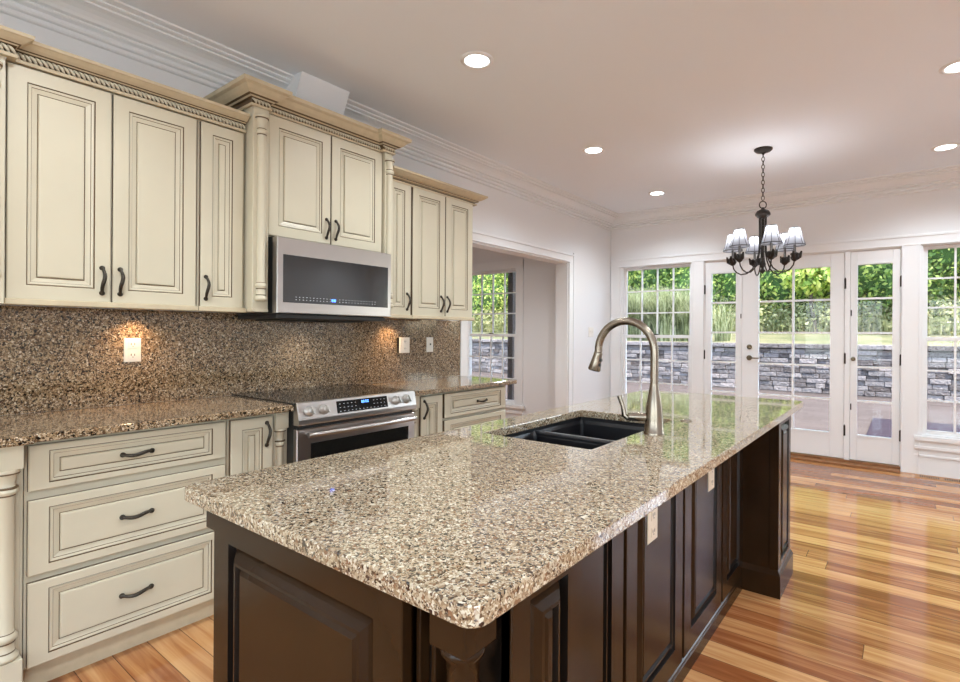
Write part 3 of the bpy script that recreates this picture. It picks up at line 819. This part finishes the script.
pilaster(t, 1.336, 1.402, x=.606, r=.023)
t = base_unit(2.192, 2.482, 'narrow cream base cabinet with slim door and column, right of the range')
pilaster(t, 2.200, 2.268, x=.606, r=.023)
o = front('door', BX, 2.285, 2.474, .10, .868, t); pull(BX + .02, 2.312, .785, o, .105)
t = base_unit(2.485, 3.175, 'cream drawer base cabinet at the wall-opening end of the counter')
for z0, z1, hz in ((.708, .868, .789), (.414, .690, .548), (.097, .396, .244)):
    o = front('drawer', BX, 2.496, 3.148, z0, z1, t); pull(BX + .02, 2.875, hz, o, .098, False)

slab('countertop', [(.0125, -.75), (.668, -.75), (.668, .450), (.645, .462), (.645, 1.4085), (.0125, 1.4085)], [], .884, .914, 'granite_dark',
     label='brown speckled granite countertop left of the range', cat='countertop')
slab('countertop', [(.0125, 2.191), (.640, 2.191), (.640, 3.240), (.0125, 3.240)], [], .884, .914, 'granite_dark',
     label='brown speckled granite countertop right of the range, ending at the wall opening', cat='countertop')

# range ------------------------------------------------
t = thing('range', (0, 1.80, 0), 'stainless slide-in electric range with black glass cooktop under the microwave', 'range')
ry0, ry1 = 1.410, 2.172
MB().box(.03, .635, ry0, ry1, .03, .912).build('body', 'greysteel', t)
MB().box(.03, .58, ry0 + .02, ry1 - .02, .0, .03).build('plinth', 'blackplastic', t)
slab('cooktop', rrect(.014, .652, 1.402, 2.190, .008), [], .9145, .922, 'blackglass', parent=t, bevel=.002)
mb = MB()
prf = [(.625, .912), (.625, .812), (.676, .812), (.680, .818), (.680, .840), (.661, .921), (.652, .9245), (.640, .9225)]
k = len(prf)
mb.add([(x, ry0, z) for x, z in prf] + [(x, ry1, z) for x, z in prf],
       [list(range(k)), list(range(2 * k - 1, k - 1, -1))] + [[(i + 1) % k, i, k + i, k + (i + 1) % k] for i in range(k)])
cp = mb.build('control_panel', 'steel', t, bevel=.0015)
sl = Vector((.661 - .680, 0, .921 - .840)).normalized(); nn = Vector((sl.z, 0, -sl.x))
def on_panel(y, h, out=0.0):
    p = Vector((.680, 0, .840)) + sl * h + nn * out; return (p.x, y, p.z)
mb = MB(); o_ = on_panel(1.628, .010, 0); mb.panel(o_, UY, sl, .330, .062, [(0, -.002, 0), (0, .0015, 0), (.001, .002, 0)]); dg = mb.build('display_panel', 'blackglass', cp)
mb = MB()
for r_ in range(3):
    for c_ in range(13):
        if 5 <= c_ <= 8 and r_ > 0: continue
        p = on_panel(1.644 + c_ * .0240, .018 + r_ * .019, .0022); mb.panel(p, UY, sl, .007, .0022, [(0, 0, 0), (0, .0004, 0)])
mb.build('touch_icon', 'whitedot', dg, kind='stuff')
mb = MB()
for y in (1.782, 1.794, 1.808, 1.820):
    for q in ((0, .0018, 0, .013), (.006, .0018, 0, .013), (0, .008, 0, .0018), (0, .008, .0115, .0018)):
        p = on_panel(y + q[0], .050 + q[2], .0022); mb.panel(p, UY, sl, q[1], q[3], [(0, 0, 0), (0, .0004, 0)])
mb.build('clock_display', 'bluedot', dg)
for y in (1.470, 1.552, 2.020, 2.096):
    c = Vector(on_panel(y, .040, 0))
    tmp = MB(); tmp.lathe((0, 0, 0), [(.025, 0), (.026, .005), (.0195, .009), (.0185, .028), (.016, .032), (0, .032)], 24)
    tmp.box(-.004, .004, -.020, .020, .030, .044)
    rot = nn.to_track_quat('Z', 'Y').to_matrix() @ Matrix.Rotation(R(20), 3, 'Z')
    tmp.v = [tuple(rot @ Vector(v) + c) for v in tmp.v]
    tmp.build('knob', 'knob', cp)
MB().box(.628, .648, ry0 + .004, ry1 - .004, .792, .812).build('vent_gap', 'blackplastic', t)
mb = MB(); mb.panel((.635, ry0, .205), UY, UZ, ry1 - ry0, .587, [(0, 0, 0), (0, .026, 0), (.004, .030, 0)]); dr = mb.build('oven_door', 'steel', t)
mb = MB(); mb.panel((.664, ry0 + .075, .30), UY, UZ, ry1 - ry0 - .125, .418, [(0, 0, 0), (0, .0025, 0)]); mb.build('door_glass', 'ovenglass', dr)
hy = [ry0 + .035 + (ry1 - ry0 - .07) * k / 16 for k in range(17)]
mb = MB(); mb.tube([(.708 + .012 * math.sin(math.pi * k / 16), hy[k], .766) for k in range(17)], .0125, 14)
for y in (ry0 + .06, ry1 - .06): mb.tube([(.662, y, .766), (.712, y, .766)], .010, 12)
mb.build('handle', 'steel', dr)
mb = MB(); mb.panel((.635, ry0, .045), UY, UZ, ry1 - ry0, .15, [(0, 0, 0), (0, .026, 0), (.004, .030, 0)]); mb.build('drawer', 'steel', t)

# ------------------------------------------------------------------ island
isl = thing('kitchen_island', (2.1, 1.85, 0), 'dark espresso wooden kitchen island with raised panels and corner posts', 'kitchen island')
EM = ['espresso', 'espresso_line', 'espresso']
def eraised(s, th=.020, deep=.0):
    return [(0, 0, 0), (0, th - .002, 0), (.002, th, 0), (s - .002, th, 0), (s + .001, th - .016, 1), (s + .008, th - .018, 1), (s + .009, th - .016, 0), (s + .018, th - .006, 0), (s + .030, th + .003, 0), (s + .036, th + .004, 0), (s + .039, th - .006, 1), (s + .043, th - .005, 0), (s + .052, th + .001, 0)]
# shell
mb = MB()
mb.box(1.752, 1.772, .58, 3.10, .09, .883); mb.box(2.345, 2.352, .60, 3.10, 0, .883)
mb.box(1.80, 2.35, .60, 3.09, .0, .09); mb.box(1.752, 2.35, 3.09, 3.11, .0, .883); mb.box(1.752, 2.35, .60, .61, .0, .883)
mb.build('carcass', 'espresso', isl)
# near end
mb = MB(); mb.panel((1.752, .575, .09), (1, 0, 0), UZ, .640, .778, eraised(.072)); mb.build('end_panel', EM, isl)
MB().box(1.705, 1.753, .558, .60, .808, .883).box(1.753, 2.392, .555, .60, .868, .883).build('top_rail', 'espresso', isl, bevel=.002)
mb = MB(); mb.box(1.752, 2.392, .562, .60, 0, .09); mb.build('baseboard', 'espresso', isl, bevel=.003)
mb = MB(); mb.box(2.392, 2.402, .585, .68, 0, .883); mb.box(2.402, 2.416, .605, .68, 0, .883, 1); mb.box(2.416, 2.426, .595, .68, 0, .883); mb.box(2.426, 2.53, .655, .668, 0, .883, 1)
mb.build('corner_recess', EM, isl, bevel=.002)
def island_post(cx, cy):
    p = MB().box(cx - .037, cx + .037, cy - .037, cy + .037, .798, .883).build('corner_post', 'espresso', isl, bevel=.003)
    MB().box(cx - .040, cx + .040, cy - .040, cy + .040, 0, .14).build('post_foot', 'espresso', isl, bevel=.003)
    mb = MB()
    mb.lathe((cx, cy, 0), [(.034, .14), (.036, .15), (.034, .165), (.026, .175), (.024, .24), (.034, .26), (.036, .272), (.034, .284), (.027, .30), (.027, .68), (.034, .70), (.036, .71), (.034, .72), (.024, .74), (.026, .775), (.034, .785), (.035, .792), (.030, .798)], 28)
    mb.build('post_turning', 'espresso', p)
island_post(2.483, .597)
# near column side panel (faces +x)
mb = MB(); mb.box(2.37, 2.512, .668, .875, 0, .883); mb.build('column', 'espresso', isl)
mb = MB(); mb.panel((2.512, .655, .10), UY, UZ, .220, .783, eraised(.052)); mb.build('column_panel', EM, isl)
# long side panels at x = 2.37
edges = [(.895, 1.408), (1.428, 1.912), (1.932, 2.420), (2.440, 2.800)]
for y0, y1 in edges:
    mb = MB(); mb.panel((2.352, y0, .075), UY, UZ, y1 - y0, .808, eraised(.078 if y1 < 2.7 else .07)); mb.build('side_panel', EM, isl)
MB().box(2.345, 2.352, .875, 2.80, .0, .883).build('side_back', 'espresso_line', isl)
mb = MB(); mb.sweep([(2.350, .875), (2.350, 2.80)], [(0, 0), (.024, 0), (.024, .052), (.021, .058), (.021, .064), (.014, .072), (0, .074)]); mb.build('baseboard', 'espresso', isl)
# far column
mb = MB(); mb.box(2.352, 2.512, 2.812, 3.130, 0, .883); mb.box(2.352, 2.490, 2.803, 2.812, .13, .883); mb.box(2.496, 2.512, 2.800, 2.812, .13, .883); mb.build('column', 'espresso', isl)
mb = MB(); mb.panel((2.512, 2.805, .10), UY, UZ, .325, .783, eraised(.058)); mb.build('column_panel', EM, isl)
mb = MB(); mb.sweep([(2.352, 2.803), (2.530, 2.803), (2.530, 3.132), (2.352, 3.132)], [(0, 0), (.014, 0), (.014, .108), (.010, .116), (.006, .124), (0, .132)]); mb.build('column_plinth', 'espresso', isl)

sx0, sx1, sy0, sy1 = 1.815, 2.250, 1.432, 2.145
slab('countertop', rrect(1.690, 2.582, .508, 3.205, .030, 6), [rrect(sx0, sx1, sy0, sy1, .012, 5)[::-1]], .8835, .9145, 'granite',
     label='light speckled granite countertop with sink cutout on the dark island', cat='countertop', bevel=.003)

# sink
t = thing('sink', (2.03, 1.80, .70), 'black composite double-bowl sink set under the island granite', 'sink')
mb = MB()
def bowl(y0, y1, zt, zb, nm):
    mb = MB(); sec = []
    for ins, z, r in ((-.003, zt, .014), (.003, zt - .02, .016), (.010, zb + .03, .030), (.020, zb + .008, .036), (.045, zb, .03)):
        sec.append([(x, y, z) for x, y in rrect(sx0 - .006 + ins, sx1 + .006 - ins, y0 + ins, y1 - ins, r, 5)])
    n = len(sec[0]); V = [p for q in sec for p in q]; F = []
    for i in range(len(sec) - 1):
        for k in range(n):
            k2 = (k + 1) % n; F.append([i * n + k2, i * n + k, (i + 1) * n + k, (i + 1) * n + k2])
    F.append([(len(sec) - 1) * n + k for k in range(n)])
    mb.add(V, F, 0, False)
    o = mb.build(nm, 'sink', t)
    MB().lathe((2.03, (y0 + y1) / 2, zb + .001), [(.045, 0), (.045, .004), (.034, .005), (.030, .001), (0, .001)], 24).build('drain', 'chrome', o)
bowl(sy0 - .006, 1.770, .872, .66, 'bowl'); bowl(1.800, sy1 + .006, .872, .66, 'bowl')
mb = MB(); mb.box(sx0 - .012, sx1 + .012, 1.768, 1.802, .70, .872); mb.build('divider', 'sink', t, bevel=.008)
mb = MB()
slab('rim', rrect(sx0 - .025, sx1 + .025, sy0 - .03, sy1 + .03, .03, 5), [rrect(sx0 - .006, sx1 + .006, sy0 - .007, sy1 + .007, .012, 5)[::-1]], .868, .8832, 'sink', parent=t, bevel=.001)

# faucet
fx, fy, fz = 2.304, 1.80, .9145
t = thing('faucet', (fx, fy, fz), 'brushed nickel gooseneck pull-down faucet behind the black sink', 'faucet')
MB().lathe((fx, fy, fz), [(.036, 0), (.036, .006), (.0335, .010), (.032, .05), (.0285, .095), (.022, .135), (.0165, .165), (.0150, .176), (.0150, .18)], 32).build('body', 'nickel', t)
pts = [(fx, fy, fz + .17), (fx, fy, 1.14), (fx, fy, 1.19)]
cx_, cz_, rr_ = fx - .111, 1.206, .111
for k in range(0, 19):
    a = R(k * 10.2); pts.append((cx_ + rr_ * math.cos(a), fy, cz_ + rr_ * math.sin(a)))
MB().tube(pts, .0145, 18).build('spout', 'nickel', t)
e = Vector(pts[-1]); dv = Vector((-.26, 0, -1)).normalized()
sp = [e, e + dv * .004, e + dv * .012, e + dv * .04, e + dv * .068, e + dv * .072]
o = MB().tube(sp, [.0150, .0165, .0165, .0200, .0245, .0225], 22).build('spray_head', 'nickel', t)
b_ = MB()
for s_ in (.035, .055): 
    q = e + dv * s_ + Vector((.019, -.004, .004)); b_.lathe(q, [(.006, -.006), (.006, .006)], 10, axis='x')
b_.build('spray_button', 'blackplastic', o)
h0 = Vector((fx, fy, .972)); hd = Vector((-.92, -.38, 0)).normalized()
o = MB().tube([h0, h0 + hd * .085, h0 + hd * .090], [.016, .016, .013], 18).build('valve_hub', 'nickel', t)
q0 = h0 + hd * .088
MB().tube([q0 + Vector((0, 0, -.008)), q0 + hd * .016 + Vector((0, 0, .004)), q0 + hd * .020 + Vector((0, 0, .035)), q0 + hd * .034 + Vector((0, 0, .074))], [.0095, .0095, .008, .009], 12).build('lever', 'nickel', o)
t = thing('air_switch', (2.301, 2.150, fz), 'small round nickel button set flush in the island granite beyond the faucet', 'button')
MB().lathe((2.301, 2.150, fz), [(.024, 0), (.024, .003), (.020, .005)], 24).build('ring', 'nickel', t)
MB().lathe((2.301, 2.150, fz), [(.014, .004), (.013, .007), (0, .0075)], 20).build('button', 'nickel', t)

outlet(2.3705, 1.617, .664, 'beige outlet on the dark island side, nearer the front corner post', w=.078, mat='beige_plate', group='beige island outlets')
outlet(2.3705, 2.250, .680, 'beige outlet high on the third island panel, nearer the far column', w=.078, mat='beige_plate', group='beige island outlets')

# ------------------------------------------------------------------ chandelier
cx, cy = 2.103, 4.54
t = thing('chandelier', (cx, cy, CZ), 'six-arm bronze chandelier with small white pleated shades hanging before the french doors', 'chandelier')
MB().lathe((cx, cy, CZ), [(.068, 0), (.068, -.010), (.055, -.022), (.030, -.030), (.012, -.036), (.008, -.045)], 32).build('canopy', 'bronze', t)
mb = MB(); z = 2.70; k = 0
while z > 2.34:
    pts = []
    for q in range(13):
        a = 2 * math.pi * q / 12; l = .010 * math.cos(a); h = .019 * math.sin(a)
        pts.append((cx + (l if k % 2 else l * .5), cy + (l * .5 if k % 2 else -l), z + h))
    mb.tube(pts, .0028, 6, cap=False); z -= .031; k += 1
mb.build('chain', 'bronze', t)
ra = R(36.88)
pts = [(cx + .028 * math.cos(2 * math.pi * q / 20) * math.cos(ra), cy + .028 * math.cos(2 * math.pi * q / 20) * math.sin(ra), 2.305 + .028 * math.sin(2 * math.pi * q / 20)) for q in range(21)]
MB().tube(pts, .0042, 8, cap=False).build('hanging_ring', 'bronze', t)
MB().lathe((cx, cy, 0), [(.006, 2.285), (.012, 2.275), (.018, 2.268), (.045, 2.255), (.056, 2.235), (.056, 2.222), (.046, 2.214), (.040, 2.205), (.020, 2.195)], 28).build('hub', 'bronze', t)
MB().lathe((cx, cy, 0), [(.006, 2.20), (.006, 1.90), (.014, 1.86), (.026, 1.83), (.012, 1.81), (.010, 1.795), (.020, 1.785), (.022, 1.775), (.010, 1.764), (.004, 1.755)], 20).build('centre_rod', 'bronze', t)
for k in range(6):
    th = R(-15 + 60 * k + 11.4); c, s_ = math.cos(th), math.sin(th)
    P = lambda r, z: (cx + r * c, cy + r * s_, z)
    prof = [(.026, 2.21), (.024, 2.10), (.024, 2.00), (.029, 1.93), (.046, 1.86), (.076, 1.80), (.118, 1.765), (.164, 1.760), (.200, 1.780), (.222, 1.81), (.230, 1.85)]
    pts = []
    for i in range(len(prof) - 1):
        for q in range(3):
            f = q / 3; pts.append(P(prof[i][0] * (1 - f) + prof[i + 1][0] * f, prof[i][1] * (1 - f) + prof[i + 1][1] * f))
    pts.append(P(*prof[-1]))
    arm = MB().tube(pts, .0052, 8).build('arm', 'bronze', t)
    R_ = .230
    mb = MB(); mb.lathe(P(R_, 0), [(.006, 1.835), (.020, 1.845), (.030, 1.865), (.024, 1.880), (.032, 1.893), (.027, 1.900), (.010, 1.905), (.0095, 1.965), (.004, 1.968)], 14)
    for sg in (-1, 1):
        mb.tube([P(R_ + .005, 1.853), (cx + (R_) * c - s_ * .028 * sg, cy + R_ * s_ + c * .030 * sg, 1.868), (cx + R_ * c - s_ * .042 * sg, cy + R_ * s_ + c * .048 * sg, 1.912)], [.013, .016, .006], 8)
    mb.tube([P(R_ + .01, 1.853), P(R_ + .034, 1.87), P(R_ + .048, 1.912)], [.013, .016, .006], 8)
    mb.build('candle_cup', 'bronze', arm)
    mb = MB(); mb.lathe(P(R_, 0), [(.074, 1.955), (.067, 1.975), (.056, 2.010), (.045, 2.050), (.037, 2.092)], 24)
    del mb.f[-2:]; del mb.m[-2:]; del mb.sm[-2:]
    sh = mb.build('lamp_shade', 'shade', arm)
    mb = MB()
    for q in range(8):
        a = 2 * math.pi * q / 8 + .2; C_, S_ = math.cos(a), math.sin(a)
        mb.tube([(P(R_, 0)[0] + r_ * C_, P(R_, 0)[1] + r_ * S_, z_) for r_, z_ in ((.0745, 1.957), (.0565, 2.010), (.0455, 2.050), (.0375, 2.090))], .0024, 5)
    for r_, z_ in ((.0735, 1.961), (.0375, 2.091)):
        mb.tube([(P(R_, 0)[0] + r_ * math.cos(2 * math.pi * q / 24), P(R_, 0)[1] + r_ * math.sin(2 * math.pi * q / 24), z_) for q in range(25)], .0030, 5, cap=False)
    mb.build('shade_rib', 'shade_rib', sh, kind='stuff')
    mb = MB(); mb.lathe(P(R_, 0), [(.008, 1.978), (.014, 1.995), (.016, 2.010), (.010, 2.035), (.002, 2.055)], 12); mb.build('bulb', 'bulb', arm)
    ld = bpy.data.lights.new('candle_lamp', 'POINT'); ld.energy = 1.5; ld.shadow_soft_size = .03; ld.color = (.96, .97, 1)
    lo = bpy.data.objects.new('candle_lamp', ld); COL.objects.link(lo); lo.location = P(R_, 2.06)

# floor register
t = thing('floor_register', (3.45, 6.01, 0), 'wooden slotted floor vent register below the window right of the doors', 'vent')
MB().box(3.09, 3.78, 5.955, 6.075, 0, .004).build('frame', 'register', t, bevel=.001)
mb = MB()
for grp in (3.125, 3.30, 3.475, 3.65):
    for k in range(9): mb.box(grp + k * .016, grp + k * .016 + .009, 5.975, 6.055, .0035, .0046)
mb.build('slot', 'slot', t, kind='stuff')

# ------------------------------------------------------------------ outside
PZ = -0.07
WY = 14.0
MB().box(-16, 14, YF + .15, WY + .2, PZ - .1, PZ).build('patio', 'paver', kind='structure')
mb = MB().box(-16, 14, WY - 1.0, WY - .75, PZ, PZ + .004); mb.build('patio_band', 'plate' if False else 'paver', kind='structure')
MB().box(2.60, 5.4, 7.6, 10.30, PZ, PZ + .015).build('outdoor_mat', 'rug', label='slate grey rectangular mat lying on the patio pavers outside the doors', cat='mat', bevel=.004)
rnd = random.Random(3)
mb = MB(); mb.box(-16, 14, WY + .02, WY + .4, PZ, 0.98, 1)
z = PZ; rows = 9; hgt = (0.945 - PZ) / rows
for r_ in range(rows):
    x = -16 + rnd.uniform(0, .3)
    while x < 14:
        w = rnd.uniform(.18, .42); d = rnd.uniform(0, .07); g = .004
        if rnd.random() < .10:
            for q in range(2): mb.box(x + g, x + w - g, WY - rnd.uniform(0, .05), WY + .1, z + q * hgt / 2 + g * .6, z + (q + 1) * hgt / 2 - g * .6)
        else:
            a_ = rnd.uniform(-.015, .015)
            mb.box(x + g, x + w - g, WY - d, WY + .1, z + g + a_ * 0, z + hgt - g)
        x += w
    z += hgt
mb.build('retaining_wall', ['stone', 'mortar'], label='long grey block retaining wall along the far side of the patio', cat='wall', bevel=.012)
mb = MB(); x = -16
while x < 14:
    w = rnd.uniform(.55, .75); mb.box(x, x + w - .008, WY - .12, WY + .32, .965, 1.065); x += w
mb.build('wall_cap', 'stone', label='flat capstones along the top of the grey retaining wall', cat='capstone', bevel=.01)
for o in [q for q in COL.objects if q.name == 'wall_cap']:
    o.parent = bpy.data.objects['retaining_wall']
    for k_ in ('label', 'category'):
        if k_ in o: del o[k_]
# lawn
mb = MB(); V = []; F = []; nx, ny = 60, 16
for j in range(ny + 1):
    for i in range(nx + 1):
        y = WY + .41 + (34 - WY) * (j / ny) ** 1.3; x = -34 + 62 * i / nx
        V.append((x, y, 1.0 + .045 * (y - WY) + .06 * math.sin(x * .7 + y * .4) * min(1, (y - WY) / 4)))
for j in range(ny):
    for i in range(nx): F.append([j * (nx + 1) + i, j * (nx + 1) + i + 1, (j + 1) * (nx + 1) + i + 1, (j + 1) * (nx + 1) + i])
mb.add(V, F, 0, True); mb.build('lawn', 'lawn', label='sloping yellow-green lawn above the retaining wall', cat='lawn', kind='stuff')

def blades(mb, cx, cy, cz, n, rx, ry, hmin, hmax, w, lean, rnd):
    for _ in range(n):
        a = rnd.uniform(0, 2 * math.pi); q = math.sqrt(rnd.random())
        x, y = cx + rx * q * math.cos(a), cy + ry * q * math.sin(a)
        h = rnd.uniform(hmin, hmax); la = rnd.uniform(0, 2 * math.pi); l = lean * h * rnd.random()
        ux, uy = math.cos(la + 1.57), math.sin(la + 1.57)
        pts = [(0, 0), (.35, .08), (.7, .4), (.95, 1.0)]
        V = []
        for i, (fz_, fl) in enumerate(pts):
            ww = w * (1 - .75 * i / 3)
            px, py = x + l * fl * math.cos(la), y + l * fl * math.sin(la)
            V += [(px - ux * ww, py - uy * ww, cz + h * fz_), (px + ux * ww, py + uy * ww, cz + h * fz_)]
        mb.add(V, [[0, 1, 3, 2], [2, 3, 5, 4], [4, 5, 7, 6]])
def ground(y): return 1.0 + .045 * (y - WY)

# ornamental grasses beyond the wall, seen through the left window
gx = [(-4.75, 16.5), (-4.2, 16.2), (-3.6, 16.5), (-3.05, 16.15), (-2.5, 16.4), (-1.35, 16.3)]
names = ['feathery ornamental grass clump farthest left above the stone wall', 'pale ornamental grass clump second from the left above the stone wall', 'ornamental grass clump third from the left in the far window',
         'ornamental grass clump fourth from the left in the far window', 'ornamental grass clump second from the right above the stone wall', 'arching ornamental grass clump nearest the narrow left door leaf']
for (x, y), lb in zip(gx, names):
    mb = MB(); blades(mb, x, y, ground(y) - .05, 900 if x < -2 else 110, .36 if x < -2 else .22, .32, .8, 1.85 if x < -2 else 1.5, .012, .75, rnd)
    mb.build('ornamental_grass', 'reed', label=lb, cat='ornamental grass', group='ornamental grasses above the wall')

def leaves(mb, blobs, n, size, rnd, mat=0):
    tot = sum(b[3] * b[4] * b[5] for b in blobs)
    for (bx, by, bz, rx, ry, rz) in blobs:
        for _ in range(int(n * rx * ry * rz / tot)):
            u = rnd.uniform(-1, 1); a = rnd.uniform(0, 2 * math.pi); s = math.sqrt(1 - u * u)
            d = Vector((s * math.cos(a), s * math.sin(a), u)); q = rnd.uniform(.70, 1.06)
            c = Vector((bx + rx * d.x * q, by + ry * d.y * q, bz + rz * d.z * q))
            nrm = (d + Vector((rnd.uniform(-1, 1), rnd.uniform(-1, 1), rnd.uniform(-.4, 1.2))) * .8).normalized()
            t1 = nrm.orthogonal().normalized(); t2 = nrm.cross(t1); r0 = rnd.uniform(0, 6.28)
            e1 = t1 * math.cos(r0) + t2 * math.sin(r0); e2 = nrm.cross(e1); k = size * rnd.uniform(.6, 1.3)
            mb.add([c - e1 * k, c + e2 * k * .5, c + e1 * k, c - e2 * k * .5], [[0, 1, 2, 3]], mat)

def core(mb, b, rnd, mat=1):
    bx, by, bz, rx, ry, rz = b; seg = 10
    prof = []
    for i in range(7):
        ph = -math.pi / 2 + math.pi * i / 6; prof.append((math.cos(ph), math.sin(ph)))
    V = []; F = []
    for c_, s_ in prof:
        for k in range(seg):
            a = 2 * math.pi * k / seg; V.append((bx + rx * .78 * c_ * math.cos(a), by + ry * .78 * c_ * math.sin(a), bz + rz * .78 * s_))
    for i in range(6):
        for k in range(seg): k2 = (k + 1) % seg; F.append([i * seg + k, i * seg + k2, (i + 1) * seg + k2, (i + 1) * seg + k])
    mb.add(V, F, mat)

def tree(x, y, h, w, mat, label, n=27000, name='tree', cat='tree', group='trees beyond the lawn', low=.05, size=.088):
    g = ground(y); t = thing(name, (x, y, g), label, cat, group)
    z0 = g + h * low; blobs = []
    for k in range(11):
        a = rnd.uniform(0, 6.28); q = rnd.uniform(.1, .5)
        rz = h * rnd.uniform(.11, .17)
        blobs.append((x + w * q * math.cos(a), y + w * q * math.sin(a) * .5 - w * .75 * (1 - k / 10), min(g + h - rz, z0 + rz * .8 + (h * (1 - low) - 1.6 * rz) * (k / 10) ** 1.35), w * rnd.uniform(.42, .62), w * rnd.uniform(.38, .5), rz))
    mb = MB(); leaves(mb, blobs, n, size, rnd)
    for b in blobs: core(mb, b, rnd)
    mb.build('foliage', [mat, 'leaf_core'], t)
    MB().tube([(x, y, g - .1), (x + .05, y, g + h * .25), (x - .05, y, g + h * .6)], [.12, .09, .04], 8).build('trunk', 'bark', t)
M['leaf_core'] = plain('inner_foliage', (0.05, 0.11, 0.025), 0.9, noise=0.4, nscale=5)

xs = [(-21, 30, 'leaf_dark'), (-17.5, 27, 'leaf_bright'), (-14.2, 28, 'leaf_dark'), (-11.2, 26, 'leaf_bright'), (-8.3, 26.5, 'leaf_bright'), (-5.6, 25.5, 'leaf_dark'), (-3.0, 26, 'leaf_dark'), (-.6, 25, 'leaf_bright'),
      (1.5, 25.5, 'leaf_bright'), (3.6, 24.5, 'leaf_dark'), (5.8, 25.5, 'leaf_bright')]
places = ['farthest out beyond the adjoining room window', 'behind the right panes of the adjoining room window', 'beyond the dark porch post of the adjoining room', 'just left of what the far window shows', 'behind the reeds in the left half of the far window', 'behind the reeds in the right half of the far window',
          'behind the left pane column of the wide middle door', 'behind the right pane column of the wide middle door', 'behind the narrow right door leaf', 'behind the window right of the doors', 'past the right window at the photo edge']
for (x, y, m), pl in zip(xs, places):
    kind = 'bright yellow-green leafy tree' if m == 'leaf_bright' else 'dark green leafy tree'
    tree(x, y, rnd.uniform(12.5, 14.5), 3.2, m, kind + ' ' + pl)
for x, lb in ((-25, 'far left of the house'), (-17, 'beyond the adjoining room window'), (-9, 'behind the trees of the far window'), (-1.5, 'behind the trees of the middle door'), (5.5, 'behind the trees of the right window')):
    mb = MB(); bl_ = [(x + dx, 32 + (k_ % 2) * .6, ground(32) + 1.1 + (k_ % 3) * .5, 2.2, 1.2, 2.0) for k_, dx in enumerate((-3.2, -1.6, 0, 1.6, 3.2))]
    leaves(mb, bl_, 9000, .12, rnd)
    for b in bl_: core(mb, b, rnd)
    mb.build('thicket', ['leaf_dark', 'leaf_core'], label='dark thicket at the back of the lawn, ' + lb, cat='thicket', group='thickets at the back')
# a slim bare-trunked young tree in front of the trees
t = thing('sapling', (.35, 21.5, ground(21.5)), 'young tree with a thin dark leaning trunk on the lawn beyond the middle door', 'tree')
MB().tube([(.45, 21.5, 1.25), (.40, 21.5, 1.7), (.28, 21.5, 2.4), (.32, 21.5, 3.4)], [.10, .075, .06, .03], 8).build('trunk', 'bark', t)
mb = MB(); leaves(mb, [(.3, 21.5, 3.5, 1.0, .8, .75)], 700, .13, rnd); mb.build('foliage', 'leaf_bright', t)
# dry bushes along the lawn edge
bx = [(-16, 23), (-13.5, 22.4), (-6.2, 22.6), (-4.0, 22), (-1.8, 22.4), (.3, 22), (1.7, 22.6), (3.7, 22.2)]
bl = ['left of the two seen through the adjoining room window', 'right of the two seen through the adjoining room window', 'behind the reeds of the far window', 'behind the narrow left door leaf', 'behind the left pane column of the wide middle door', 'behind the sapling at the wide middle door', 'behind the narrow right door leaf', 'behind the window right of the doors']
for (x, y), lb in zip(bx, bl):
    mb = MB(); g = ground(y)
    leaves(mb, [(x, y, g + .55, 1.35, .7, .75), (x + .6, y - .2, g + .4, .9, .6, .55), (x - .7, y, g + .35, .8, .6, .5)], 1500, .085, rnd)
    blades(mb, x, y - .5, g - .05, 90, 1.3, .5, .3, .75, .012, .5, rnd)
    mb.build('dry_bush', 'dry', label='straw-coloured bush at the lawn edge, ' + lb, cat='bush', group='dry bushes at the lawn edge')
MB().box(-1.345, -1.262, 5.72, 5.80, PZ, 2.75).build('porch_post', 'post', label='dark brown post standing outside the window of the adjoining room', cat='post')
